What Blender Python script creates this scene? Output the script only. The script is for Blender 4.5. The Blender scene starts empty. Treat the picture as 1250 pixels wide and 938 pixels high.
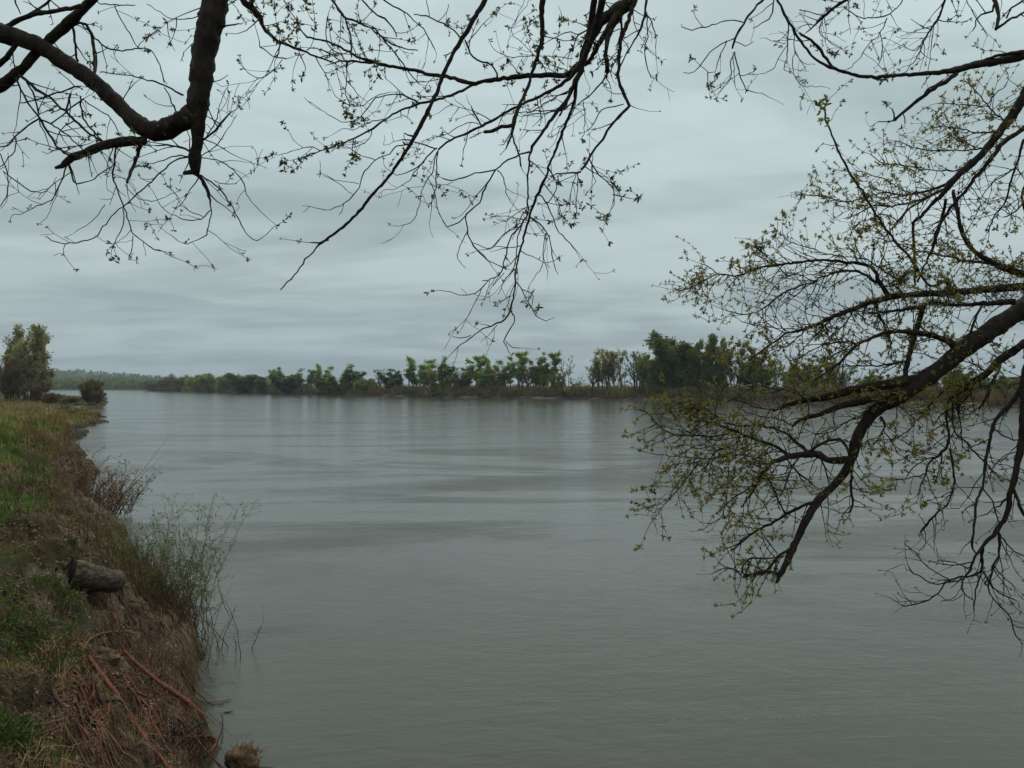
import bpy, math, random
import numpy as np
from mathutils import Vector, Matrix
R = math.radians
random.seed(7); np.random.seed(7)
C = bpy.context.scene.collection
scn = bpy.context.scene
# ---------------------------------------------------------------- camera
CAMZ = 3.4; F = 981.0; HX, HY = 625.0, 471.0
cam_d = bpy.data.cameras.new('camera'); cam = bpy.data.objects.new('camera', cam_d); C.objects.link(cam)
cam.location = (0, 0, CAMZ); cam.rotation_euler = (R(90), 0, 0)
cam_d.sensor_width = 36; cam_d.lens = 36*F/1250; cam_d.shift_y = 2/1250
cam_d.clip_start = 0.05; cam_d.clip_end = 9000
scn.camera = cam
# ---------------------------------------------------------------- sky (overcast stratus over a Nishita sky) and one soft sun
SUN_EL, SUN_AZ = 52, 25          # degrees
w = bpy.data.worlds.new('World'); scn.world = w; w.use_nodes = True
nt = w.node_tree; N = nt.nodes; L = nt.links; N.clear()
def nd(t, **k):
    n = N.new(t)
    for a, b in k.items(): setattr(n, a, b)
    return n
out = nd('ShaderNodeOutputWorld'); bg = nd('ShaderNodeBackground'); bg.inputs[1].default_value = 0.094
sky = nd('ShaderNodeTexSky', sky_type='NISHITA', sun_disc=False, sun_elevation=R(SUN_EL), sun_rotation=R(SUN_AZ))
tc = nd('ShaderNodeTexCoord'); sep = nd('ShaderNodeSeparateXYZ'); L.new(tc.outputs['Generated'], sep.inputs[0])
def mth(op, a, b=None, c=None, clamp=False):
    n = nd('ShaderNodeMath', operation=op); n.use_clamp = clamp
    for i, v in enumerate((a, b, c)):
        if v is None: continue
        if isinstance(v, (int, float)): n.inputs[i].default_value = v
        else: L.new(v, n.inputs[i])
    return n.outputs[0]
zc = mth('MAXIMUM', sep.outputs['Z'], 0.0); zz = mth('ADD', zc, 0.09)
cx = mth('DIVIDE', sep.outputs['X'], zz); cy = mth('DIVIDE', sep.outputs['Y'], zz)
cmb = nd('ShaderNodeCombineXYZ'); L.new(cx, cmb.inputs[0]); L.new(cy, cmb.inputs[1])
def wnoise(scale, det, dist, off, sx=1.0):
    mp = nd('ShaderNodeMapping'); mp.inputs['Location'].default_value = off; mp.inputs['Scale'].default_value = (sx, 1, 1)
    mp.inputs['Rotation'].default_value = (0, 0, R(12))
    L.new(cmb.outputs[0], mp.inputs[0])
    n = nd('ShaderNodeTexNoise'); n.inputs['Scale'].default_value = scale; n.inputs['Detail'].default_value = det
    n.inputs['Roughness'].default_value = 0.5; n.inputs['Distortion'].default_value = dist
    L.new(mp.outputs[0], n.inputs['Vector']); return n.outputs['Fac']
n1 = wnoise(0.55, 5, 0.9, (3.1, 1.7, 0), 0.7); n2 = wnoise(1.7, 6, 0.7, (9, 4, 2), 0.7)
nn = mth('ADD', mth('MULTIPLY', n1, 0.65), mth('MULTIPLY', n2, 0.35))
mr = nd('ShaderNodeMapRange', interpolation_type='SMOOTHSTEP'); L.new(nn, mr.inputs[0])
mr.inputs[1].default_value = 0.38; mr.inputs[2].default_value = 0.60
# elevation ramps: darker sheet and paler sheet of the cloud layer
def ramp(cols, fac):
    r = nd('ShaderNodeValToRGB'); e = r.color_ramp.elements
    while len(e) < len(cols): e.new(0.5)
    for i, (p, c) in enumerate(cols): e[i].position = p; e[i].color = (*c, 1)
    L.new(fac, r.inputs[0]); return r.outputs[0]
dark = ramp([(0.0, (.285,.345,.375)), (0.05, (.335,.395,.42)), (0.15, (.35,.418,.42)), (0.30, (.415,.50,.50)), (0.5, (.56,.64,.64)), (1, (.90,.98,.96))], zc)
pale = ramp([(0.0, (.35,.415,.44)), (0.05, (.45,.52,.53)), (0.15, (.53,.61,.61)), (0.30, (.60,.70,.70)), (0.5, (.72,.83,.83)), (1, (1.0,1.08,1.06))], zc)
mx = nd('ShaderNodeMixRGB'); L.new(mr.outputs[0], mx.inputs[0]); L.new(dark, mx.inputs[1]); L.new(pale, mx.inputs[2])
sc10 = nd('ShaderNodeVectorMath', operation='SCALE'); sc10.inputs['Scale'].default_value = 10.0; L.new(mx.outputs[0], sc10.inputs[0])
tint = nd('ShaderNodeMixRGB', blend_type='MULTIPLY'); tint.inputs[0].default_value = 1; tint.inputs[2].default_value = (.955, .985, .995, 1); L.new(sc10.outputs[0], tint.inputs[1])
mx2 = nd('ShaderNodeMixRGB'); mx2.inputs[0].default_value = 0.96; L.new(sky.outputs[0], mx2.inputs[1]); L.new(tint.outputs[0], mx2.inputs[2])
L.new(mx2.outputs[0], bg.inputs[0]); L.new(bg.outputs[0], out.inputs[0])
sd_ = bpy.data.lights.new('sun', 'SUN'); sd_.energy = 0.9; sd_.angle = R(25); sd_.color = (1, .96, .9)
so = bpy.data.objects.new('sun', sd_); C.objects.link(so)
sv = Vector((math.sin(R(SUN_AZ))*math.cos(R(SUN_EL)), math.cos(R(SUN_AZ))*math.cos(R(SUN_EL)), math.sin(R(SUN_EL))))
so.rotation_euler = sv.to_track_quat('Z', 'Y').to_euler(); so.location = (0, 0, 60)
vs = scn.view_settings; vs.view_transform = 'Standard'; vs.look = 'None'; vs.exposure = 0.08; vs.gamma = 1
# ---------------------------------------------------------------- materials
def mat(name, cols, scale=3.0, detail=4, rough=0.9, bump=0.0, bscale=20, spec=0.3, sub=0.0, stretch=(1,1,1), coord='Object', extra=None):
    """procedural: noise -> colour ramp over the thing's own colours, optional bump, optional leaf translucency"""
    m = bpy.data.materials.new(name); m.use_nodes = True
    t = m.node_tree; n = t.nodes; l = t.links
    p = n['Principled BSDF']; p.inputs['Roughness'].default_value = rough
    p.inputs['Specular IOR Level'].default_value = spec
    tcn = n.new('ShaderNodeTexCoord'); mp = n.new('ShaderNodeMapping'); mp.inputs['Scale'].default_value = stretch
    l.new(tcn.outputs[coord], mp.inputs[0])
    no = n.new('ShaderNodeTexNoise'); no.inputs['Scale'].default_value = scale; no.inputs['Detail'].default_value = detail
    no.inputs['Roughness'].default_value = 0.65
    l.new(mp.outputs[0], no.inputs['Vector'])
    r = n.new('ShaderNodeValToRGB'); e = r.color_ramp.elements
    while len(e) < len(cols): e.new(0.5)
    for i, c in enumerate(cols): e[i].position = 0.30 + 0.42*i/max(1, len(cols)-1); e[i].color = (*c, 1)
    l.new(no.outputs['Fac'], r.inputs[0]); l.new(r.outputs[0], p.inputs['Base Color'])
    if bump:
        b = n.new('ShaderNodeBump'); b.inputs['Strength'].default_value = bump; b.inputs['Distance'].default_value = 0.02
        n3 = n.new('ShaderNodeTexNoise'); n3.inputs['Scale'].default_value = bscale; n3.inputs['Detail'].default_value = 5
        l.new(mp.outputs[0], n3.inputs['Vector']); l.new(n3.outputs['Fac'], b.inputs['Height']); l.new(b.outputs[0], p.inputs['Normal'])
    if sub:
        tr = n.new('ShaderNodeBsdfTranslucent'); ms = n.new('ShaderNodeMixShader'); ms.inputs[0].default_value = sub
        l.new(r.outputs[0], tr.inputs[0]); l.new(p.outputs[0], ms.inputs[1]); l.new(tr.outputs[0], ms.inputs[2])
        l.new(ms.outputs[0], n['Material Output'].inputs[0])
    return m
M = {}
M['bark'] = mat('dark wet bark', [(.008,.006,.005),(.026,.018,.013),(.055,.040,.026)], 14, 6, .85, .9, 45, .25, stretch=(1,1,.4))
M['bark_grey'] = mat('grey brown furrowed bark', [(.018,.014,.010),(.05,.04,.028),(.10,.085,.062)], 12, 6, .9, 1.0, 40, .2, stretch=(1,1,.35))
M['twig'] = mat('reddish brown twig bark', [(.016,.010,.009),(.045,.026,.02),(.085,.05,.035)], 9, 3, .8)
M['bud'] = mat('olive brown opening buds', [(.045,.045,.016),(.10,.11,.035),(.15,.14,.05),(.13,.07,.035)], 6, 3, .6, sub=.35)
M['leaf'] = mat('young olive green leaves', [(.075,.07,.02),(.19,.17,.04),(.33,.29,.065),(.24,.14,.05)], 5, 3, .6, sub=.5)
M['willow_leaf'] = mat('fresh willow leaves', [(.06,.10,.02),(.15,.23,.045),(.25,.34,.08)], 5, 3, .6, sub=.4)
M['dead_leaf'] = mat('dead leaves', [(.03,.018,.01),(.14,.085,.045),(.30,.23,.14)], 11, 2, .9)
M['leaf_bright'] = mat('fresh yellow green leaves', [(.14,.17,.035),(.30,.34,.08)], 9, 3, .6, sub=.45)
def tree_leaf(n, a, b, c): return mat(n, [a, b, c], .22, 5, .85, sub=.45)
M['crown_green'] = tree_leaf('mid green spring foliage', (.08,.11,.02), (.24,.29,.05), (.42,.46,.09))
M['crown_dark'] = tree_leaf('dark green foliage', (.045,.055,.012), (.13,.15,.028), (.25,.26,.055))
M['crown_light'] = tree_leaf('pale green foliage', (.15,.21,.045), (.34,.43,.10), (.50,.58,.17))
M['crown_tan'] = tree_leaf('tan olive catkins and buds', (.15,.14,.055), (.33,.31,.12), (.48,.45,.20))
M['crown_olive'] = tree_leaf('olive foliage', (.09,.09,.022), (.23,.22,.05), (.36,.33,.09))
M['crown_rust'] = tree_leaf('rusty brown budding twigs', (.07,.045,.02), (.16,.105,.042), (.24,.17,.07))
M['brush'] = mat('leafless brown brush', [(.08,.055,.025),(.19,.135,.06),(.30,.23,.11)], .3, 4, .9, sub=.3)
M['tree_bark'] = mat('far tree bark', [(.03,.026,.02),(.09,.078,.06)], 1.5, 3, .9)
M['dogwood'] = mat('dark red stems', [(.035,.013,.012),(.10,.035,.03),(.16,.07,.05)], 6, 3, .7)
M['willow_stem'] = mat('green brown willow stems', [(.05,.045,.02),(.11,.095,.04),(.10,.05,.03)], 6, 3, .7)
M['root'] = mat('orange brown bare root', [(.04,.015,.008),(.15,.045,.020),(.23,.085,.042)], 30, 4, .75, .5, 60)
M['root_dark'] = mat('dark wet root', [(.012,.009,.008),(.045,.026,.018)], 14, 4, .6, .5, 60)
M['log'] = mat('weathered pale log wood', [(.014,.010,.007),(.075,.058,.038),(.20,.165,.115)], 13, 8, .9, 1.0, 30, stretch=(.3,2,2))
M['rot'] = mat('blackened wood and hollow shade', [(.006,.005,.004),(.022,.016,.012)], 20, 4, .95, .8, 50)  # near-black wood and leaf colour, also painted shade in the log's hollow
M['clod'] = mat('earth clod with rusty roots', [(.04,.025,.015),(.13,.08,.045),(.24,.14,.07)], 14, 6, .95, 1., 50)
M['grass'] = mat('green bank grass', [(.035,.06,.009),(.09,.14,.02),(.18,.24,.04)], 1.1, 4, .8, sub=.25)
M['dry'] = mat('dry straw grass', [(.09,.06,.024),(.27,.185,.08),(.46,.35,.18)], 1.6, 4, .85, sub=.2)
M['litter'] = mat('brown fine rootlets and dead stems', [(.03,.017,.011),(.105,.060,.034),(.21,.13,.072)], 2.2, 4, .9)
# ---------------------------------------------------------------- helpers
class MB:
    """collects geometry that becomes ONE mesh object"""
    def __init__(s): s.v = []; s.f = []
    def tube(s, pts, rad, n=6, cap=True, rough=0.0):
        pts = [Vector(p) for p in pts]
        if len(pts) < 2: return
        b = len(s.v); up = None
        for i, p in enumerate(pts):
            t = (pts[min(i+1, len(pts)-1)] - pts[max(i-1, 0)])
            t = t.normalized() if t.length > 1e-9 else Vector((0, 0, 1))
            if up is None:
                up = t.orthogonal().normalized()
            else:
                up = up - t*up.dot(t)
                up = up.normalized() if up.length > 1e-6 else t.orthogonal().normalized()
            q = t.cross(up)
            for k in range(n):
                a = 2*math.pi*k/n
                r = rad[i]*(1 + (random.uniform(-rough, rough) if rough else 0))
                s.v.append(p + (up*math.cos(a) + q*math.sin(a))*r)
            if i:
                for k in range(n):
                    a0 = b+(i-1)*n+k; a1 = b+(i-1)*n+(k+1) % n
                    s.f.append((a0, a1, a1+n, a0+n))
        if cap:
            s.f.append(tuple(b+k for k in range(n))[::-1]); e = b+(len(pts)-1)*n
            s.f.append(tuple(e+k for k in range(n)))
    def leaf(s, p, d, ln, wd, nrm=None):
        d = d.normalized(); sd = d.cross(nrm if nrm is not None else Vector((random.gauss(0,1), random.gauss(0,1), random.gauss(0,1))))
        if sd.length < 1e-5: return
        sd.normalize(); up = sd.cross(d); b = len(s.v)
        s.v += [p, p + d*ln*.5 + sd*wd*.5 + up*ln*.08, p + d*ln + up*ln*.03, p + d*ln*.5 - sd*wd*.5 + up*ln*.08]
        s.f += [(b, b+1, b+2), (b, b+2, b+3)]
    def build(s, name, m, parent=None, smooth=True, label=None):
        me = bpy.data.meshes.new(name); me.from_pydata([tuple(v) for v in s.v], [], s.f); me.update()
        if smooth: me.polygons.foreach_set('use_smooth', [True]*len(me.polygons))
        o = bpy.data.objects.new(name, me); me.materials.append(m); C.objects.link(o)
        if parent: o.parent = parent; o.matrix_parent_inverse = Matrix.Translation(-parent.location) if parent.type == 'EMPTY' and not parent.parent else Matrix.Identity(4)
        if label: o['label'] = label
        return o
def empty(name, loc, label, cat, group=None):
    o = bpy.data.objects.new(name, None); C.objects.link(o); o.location = loc; o.empty_display_size = .3
    o['label'] = label; o['category'] = cat
    if group: o['group'] = group
    return o
def tag(o, label=None, cat=None, group=None, kind=None):
    for k, v in (('label', label), ('category', cat), ('group', group), ('kind', kind)):
        if v: o[k] = v
    return o
def P(px, py, d):                      # a photograph pixel at distance d in front of the camera -> a point in the world
    return Vector(((px-HX)/F*d, d, CAMZ - (py-HY)/F*d))
# value noise in numpy
_perm = np.random.RandomState(3).rand(256, 256)
def vnoise(x, y, s):
    x = np.asarray(x)/s + 1000; y = np.asarray(y)/s + 1000
    xi = np.floor(x).astype(int); yi = np.floor(y).astype(int); fx = x-xi; fy = y-yi
    fx = fx*fx*(3-2*fx); fy = fy*fy*(3-2*fy)
    g = lambda a, b: _perm[a % 256, b % 256]
    return (g(xi, yi)*(1-fx)+g(xi+1, yi)*fx)*(1-fy) + (g(xi, yi+1)*(1-fx)+g(xi+1, yi+1)*fx)*fy - .5
# ---------------------------------------------------------------- the ground: one sheet, near bank, far shore and hills
def W(px, py): d = CAMZ*F/(py-HY); return ((px-HX)/F*d, d)
near_edge = [(2500,-1500),(400,-220),(60,-25),(25,-3),(15,2.0),(7,2.9),(3,2.9),(1.2,3.0),(0,3.4),(-1.0,4.2),(-1.7,5.2),(-2.2,6.2)] + \
  [W(*q) for q in [(252,930),(228,855),(240,800),(212,740),(188,702),(140,668),(104,640),(118,630),(150,634),(100,606),(92,565),(88,538),(92,524),(119,518),(124,508),(112,502),(78,500),(66,493.5),(100,495.5),(127,496),(132,491),(108,485.5),(62,483.5),(0,482)]] + \
  [(-600,420),(-2500,600),(-2500,-2500),(2500,-2500)]
far_edge = [(2500,60),(600,95),(200,110),(105,121)] + [W(*q) for q in [(1250,496.5),(1100,494),(1000,492.3),(900,490.5),(800,489),(700,487.4),(600,486),(520,485.2),(450,483.8),(370,482),(300,480.3),(235,478.6),(176,477.2)]] + \
  [(-268,590),(-240,640),(0,715),(2500,800)]
hill_edge = [(-2500,860),(-600,720),(-330,672),(-200,690),(0,715),(2500,790),(2500,2500),(-2500,2500)]
def sdf(poly, X, Y):
    D = np.full(X.shape, 1e18); ins = np.zeros(X.shape, bool); n = len(poly)
    for i in range(n):
        ax, ay = poly[i]; bx, by = poly[(i+1) % n]; ex, ey = bx-ax, by-ay
        t = np.clip(((X-ax)*ex+(Y-ay)*ey)/(ex*ex+ey*ey), 0, 1)
        D = np.minimum(D, (X-ax-t*ex)**2+(Y-ay-t*ey)**2)
        if ay != by:
            c = ((ay > Y) != (by > Y)) & (X < (bx-ax)*(Y-ay)/(by-ay)+ax); ins ^= c
    D = np.sqrt(D); return np.where(ins, D, -D)
def sstep(t): t = np.clip(t, 0, 1); return t*t*(3-2*t)
def height(X, Y, full=False):
    X = np.atleast_1d(np.asarray(X, float)); Y = np.atleast_1d(np.asarray(Y, float)); r = np.hypot(X, Y)
    a = sdf(near_edge, X, Y)
    amp = np.clip(r/14, .3, 3.0)
    a2 = a + vnoise(X, Y, 1.3)*.55*amp*.6 + vnoise(X, Y, .42)*.14 + vnoise(X+7, Y, 3.1)*2.0*sstep((r-13)/14)*np.clip(1-(r-60)/60, 0, 1)
    wd = 2.2 + np.clip(r-14, 0, 200)*.06
    Ht = 1.75 - .45*sstep((r-10)/40) - .65*sstep((r-40)/60)
    near = np.where(a2 > 0, Ht*(.18*sstep(a2/.18) + .82*sstep((a2+.15)/wd)), a2*.8)
    k = np.clip(a2*1.5, 0, 1)*np.clip(60/(r+20), .2, 1)
    near = near + k*(vnoise(X, Y, .9)*.22 + vnoise(X+50, Y, .33)*.16 + np.abs(vnoise(X, Y+70, .16))*.14 + vnoise(X+3, Y+7, .07)*.045) + np.clip(a2, 0, 1)*vnoise(X+9, Y, 5)*.22 + sstep((r-30)/40)*np.clip(a2/3, 0, 1)*(vnoise(X, Y+31, 2.2)*.35+vnoise(X+31, Y, 6)*.5)
    q_ = near/.21 + vnoise(X+13, Y, 1.1)*2.2; st_ = (np.floor(q_)+sstep((q_-np.floor(q_))*2.6-.8)) - q_
    near = near + np.where(a2 > .1, st_*.15*np.clip(25/(r+8), .1, 1)*sstep(a2*2), 0)
    b = sdf(far_edge, X, Y); b2 = b + vnoise(X, Y, 9)*3
    far = np.where(b2 > 0, 1.1*sstep(b2/6) + vnoise(X, Y, 4)*.4*np.clip(b2/4, 0, 1), b2*.3)
    c = sdf(hill_edge, X, Y); az = np.arctan2(X, Y)
    pxx = np.tan(np.clip(az, -1.2, 1.2))*F + HX
    hh = 15*sstep((260-pxx)/200)*sstep((pxx+900)/500) + 9*sstep((560-pxx)/380)
    hills = np.where(c > 0, 1.5*sstep(c/20) + hh*np.exp(-((Y-1750)/420.)**2) + 12*vnoise(X, Y, 260)*sstep((Y-1200)/300)*sstep((260-pxx)/200), c*.2)
    z = np.maximum(np.maximum(near, far), hills); z = np.maximum(z, -1.6)
    return (z, a, b, c) if full else z
def hz(x, y): return float(height([x], [y])[0])
def G(px, py, lift=0.0):               # where the sight line through a pixel meets the bank
    d = np.linspace(2.2, 60, 3000); X = (px-HX)/F*d; Z = CAMZ-(py-HY)/F*d
    H = height(X, d); i = int(np.argmax(Z <= np.maximum(H, 0)+lift)); return Vector((X[i], d[i], Z[i]))
az = np.concatenate([np.radians(np.linspace(-180, -45, 90, endpoint=False)), np.radians(np.linspace(-45, -34, 60, endpoint=False)),
     np.radians(np.linspace(-34, -13, 420, endpoint=False)), np.radians(np.linspace(-13, 36, 260, endpoint=False)), np.radians(np.linspace(36, 180, 90, endpoint=False))])
rr = np.concatenate([[.05], np.geomspace(.6, 30, 620), np.geomspace(30.6, 240, 190), np.geomspace(246, 2550, 90)])
A, Q = np.meshgrid(az, rr); X = Q*np.sin(A); Y = Q*np.cos(A); Z = height(X.ravel(), Y.ravel())
co = np.stack([X.ravel(), Y.ravel(), Z], 1); na = len(az); nr = len(rr)
i, j = np.meshgrid(np.arange(nr-1), np.arange(na), indexing='ij'); j2 = (j+1) % na
fc = np.stack([i*na+j, i*na+j2, (i+1)*na+j2, (i+1)*na+j], -1).reshape(-1, 4)
def npmesh(name, co, fc, m, smooth=True):
    me = bpy.data.meshes.new(name); k = fc.shape[1]
    me.vertices.add(len(co)); me.vertices.foreach_set('co', np.asarray(co, np.float32).ravel())
    me.loops.add(fc.size); me.loops.foreach_set('vertex_index', fc.astype(np.int32).ravel())
    me.polygons.add(len(fc)); me.polygons.foreach_set('loop_start', np.arange(0, fc.size, k, dtype=np.int32))
    try: me.polygons.foreach_set('loop_total', np.full(len(fc), k, np.int32))
    except Exception: pass
    if smooth: me.polygons.foreach_set('use_smooth', np.ones(len(fc), bool))
    me.update(calc_edges=True); me.validate(); me.materials.append(m)
    o = bpy.data.objects.new(name, me); C.objects.link(o); return o
gm = bpy.data.materials.new('bank earth, sand and thatch'); gm.use_nodes = True
def groundmat(m):
    t = m.node_tree; n = t.nodes; l = t.links; p = n['Principled BSDF']; p.inputs['Roughness'].default_value = .95; p.inputs['Specular IOR Level'].default_value = .15
    geo = n.new('ShaderNodeNewGeometry'); sp = n.new('ShaderNodeSeparateXYZ'); l.new(geo.outputs['Position'], sp.inputs[0])
    def noise(s, d=5, r=.6, st=(1,1,1)):
        mp = n.new('ShaderNodeMapping'); mp.inputs['Scale'].default_value = st; l.new(geo.outputs['Position'], mp.inputs[0])
        x = n.new('ShaderNodeTexNoise'); x.inputs['Scale'].default_value = s; x.inputs['Detail'].default_value = d; x.inputs['Roughness'].default_value = r
        l.new(mp.outputs[0], x.inputs['Vector']); return x.outputs['Fac']
    def rmp(f, cs):
        r = n.new('ShaderNodeValToRGB'); e = r.color_ramp.elements
        while len(e) < len(cs): e.new(.5)
        for i_, (q, c) in enumerate(cs): e[i_].position = q; e[i_].color = (*c, 1)
        l.new(f, r.inputs[0]); return r.outputs[0]
    def mr(f, a, b):
        r = n.new('ShaderNodeMapRange'); l.new(f, r.inputs[0]); r.inputs[1].default_value = a; r.inputs[2].default_value = b; return r.outputs[0]
    def mix(f, a, b):
        x = n.new('ShaderNodeMixRGB'); l.new(f, x.inputs[0]); l.new(a, x.inputs[1]); l.new(b, x.inputs[2]); return x.outputs[0]
    def mul(a, b):
        x = n.new('ShaderNodeMath'); x.operation = 'MULTIPLY'; l.new(a, x.inputs[0]); l.new(b, x.inputs[1]); return x.outputs[0]
    soil = rmp(noise(11, 9, .8), [(.34, (.012,.008,.006)), (.45, (.05,.03,.018)), (.56, (.15,.098,.055)), (.68, (.28,.21,.13))])
    sand = rmp(noise(16, 8, .8), [(.32, (.09,.065,.04)), (.5, (.26,.205,.13)), (.68, (.45,.38,.27))])
    green = rmp(noise(3, 6, .7), [(.36, (.02,.019,.009)), (.5, (.055,.052,.02)), (.66, (.13,.11,.05))])
    thatch = rmp(noise(2.2, 7, .7), [(.3, (.035,.026,.014)), (.5, (.10,.07,.032)), (.7, (.17,.135,.075))])
    c = mix(mr(noise(1.4, 6, .7), .46, .53), soil, sand)
    up = mr(sp.outputs['Z'], .75, 1.35)
    top = mix(mr(noise(.35, 5), .46, .56), thatch, green)
    c = mix(mul(up, mr(noise(1.7, 4), .36, .5)), c, top)
    farm = mr(sp.outputs['Y'], 12, 45)
    ftop = mix(mr(noise(.16, 5), .44, .56), thatch, green)
    c = mix(farm, c, ftop)
    # the far side: dark woods floor above a pale mud strip at the water
    far2 = mr(sp.outputs['Y'], 118, 128); mud = rmp(noise(.12, 4), [(.4, (.05,.04,.03)), (.6, (.22,.19,.15))])
    wood = rmp(noise(.05, 5), [(.35, (.02,.026,.010)), (.65, (.06,.065,.022))])
    xm = mr(sp.outputs['X'], -60, -40)
    c = mix(mul(mr(sp.outputs['Y'], 118, 128), xm), c, mix(mr(sp.outputs['Z'], .35, .75), mud, wood))
    c = mix(mr(sp.outputs['Y'], 300, 340), c, wood)
    # soaked margin right at the water
    wet = n.new('ShaderNodeMixRGB'); wet.blend_type = 'MULTIPLY'; l.new(mr(sp.outputs['Z'], .36, .10), wet.inputs[0]); l.new(c, wet.inputs[1]); wet.inputs[2].default_value = (.6, .56, .52, 1)
    l.new(wet.outputs[0], p.inputs['Base Color'])
    b = n.new('ShaderNodeBump'); b.inputs['Strength'].default_value = 1.0; b.inputs['Distance'].default_value = .12
    l.new(noise(11, 10, .8), b.inputs['Height']); l.new(b.outputs[0], p.inputs['Normal'])
groundmat(gm)
tag(npmesh('ground', co, fc, gm), kind='structure')
# ---------------------------------------------------------------- river
wm = bpy.data.materials.new('muddy river water'); wm.use_nodes = True
def watermat(m):
    t = m.node_tree; n = t.nodes; l = t.links; p = n['Principled BSDF']
    p.inputs['IOR'].default_value = 1.333; p.inputs['Specular IOR Level'].default_value = .5
    geo = n.new('ShaderNodeNewGeometry')
    def noise(s, d, r, st, rot=0, dist=0):
        mp = n.new('ShaderNodeMapping'); mp.inputs['Scale'].default_value = st; mp.inputs['Rotation'].default_value = (0, 0, R(rot)); l.new(geo.outputs['Position'], mp.inputs[0])
        x = n.new('ShaderNodeTexNoise'); x.inputs['Scale'].default_value = s; x.inputs['Detail'].default_value = d; x.inputs['Roughness'].default_value = r; x.inputs['Distortion'].default_value = dist
        l.new(mp.outputs[0], x.inputs['Vector']); return x.outputs['Fac']
    def mr(f, a, b, c=0., d=1.):
        r = n.new('ShaderNodeMapRange'); l.new(f, r.inputs[0]); r.inputs[1].default_value = a; r.inputs[2].default_value = b; r.inputs[3].default_value = c; r.inputs[4].default_value = d; return r.outputs[0]
    def mo(op, a, b):
        x = n.new('ShaderNodeMath'); x.operation = op
        for i_, v in enumerate((a, b)):
            if isinstance(v, float): x.inputs[i_].default_value = v
            else: l.new(v, x.inputs[i_])
        return x.outputs[0]
    silt = n.new('ShaderNodeValToRGB'); e = silt.color_ramp.elements
    e[0].position = .35; e[0].color = (.058,.057,.040, 1); e[1].position = .65; e[1].color = (.072,.070,.051, 1)
    l.new(noise(.12, 4, .55, (1, .6, 1), 20, 1.5), silt.inputs[0]); l.new(silt.outputs[0], p.inputs['Base Color'])
    patch = mr(noise(.09, 5, .62, (.5, 1.4, 1), -18, 1.8), .46, .60)        # boils and slicks where the current smooths the chop
    p.inputs['Roughness'].default_value = .09
    w1 = noise(3.6, 4, .6, (.6, 1.0, 1), 12, .3); w2 = noise(15.0, 4, .65, (.7, 1, 1), -14, .2); w3 = noise(.7, 3, .5, (.4, 1, 1), -20, .8)
    sw = noise(.45, 2, .5, (.6, 1, 1), 25, 3.5)
    h = mo('ADD', mo('MULTIPLY', w1, .026), mo('MULTIPLY', mo('MULTIPLY', w2, .016), mo('ADD', patch, .45)))
    h = mo('ADD', mo('MULTIPLY', h, mo('ADD', mo('MULTIPLY', patch, .45), .62)), mo('ADD', mo('MULTIPLY', w3, .016), mo('MULTIPLY', sw, .012)))
    b = n.new('ShaderNodeBump'); b.inputs['Strength'].default_value = .8; b.inputs['Distance'].default_value = 1.0
    l.new(h, b.inputs['Height']); l.new(b.outputs[0], p.inputs['Normal'])
watermat(wm)
wr = np.concatenate([[.01], np.geomspace(2, 2540, 60)]); wa = np.linspace(0, 2*math.pi, 96, endpoint=False)
A, Q = np.meshgrid(wa, wr); wco = np.stack([(Q*np.sin(A)).ravel(), (Q*np.cos(A)).ravel(), np.zeros(A.size)], 1)
i, j = np.meshgrid(np.arange(len(wr)-1), np.arange(96), indexing='ij'); j2 = (j+1) % 96
wfc = np.stack([i*96+j, (i+1)*96+j, (i+1)*96+j2, i*96+j2], -1).reshape(-1, 4)
tag(npmesh('river_water', wco, wfc, wm), kind='structure')
HAZE = 0.0002
# ---------------------------------------------------------------- far trees
def rdir(): return Vector((random.gauss(0,1), random.gauss(0,1), random.gauss(0,1))).normalized()
def grow(tb, tips, p, d, ln, r, lev, k):
    """recursive limb: k = dict(levels, split, spread, up, wander, shrink)"""
    n = 5 if lev < 2 else 3; pts = [p.copy()]; rad = [r]; q = p.copy(); dd = d.copy()
    for i_ in range(n):
        dd = (dd + rdir()*k['wander'] + Vector((0, 0, k['up']))*.3).normalized(); q = q + dd*ln/n
        pts.append(q.copy()); rad.append(max(k['rmin'], r*(1-.62*(i_+1)/n)))
    tb.tube(pts, rad, 6 if lev == 0 else 4 if lev == 1 else 3, cap=False)
    if lev >= k['levels']:
        tips.append((q, dd)); tips.append((pts[-2], dd)); return
    m = k['split'] if lev else k['split0']
    for i_ in range(m):
        f = random.uniform(k['low'] if lev == 0 else .3, 1.0); idx = min(n, max(1, int(f*n+.5)))
        s = pts[idx]; ax = (pts[idx]-pts[idx-1]).normalized()
        side = ax.cross(rdir()).normalized(); a = R(random.uniform(*k['spread']))
        nd_ = ax*math.cos(a)+side*math.sin(a)
        grow(tb, tips, s, nd_, ln*k['shrink']*random.uniform(.7, 1.15)*(1.15-.45*f if lev == 0 else 1), rad[idx]*.62, lev+1, k)
    tips.append((q, dd))
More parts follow.
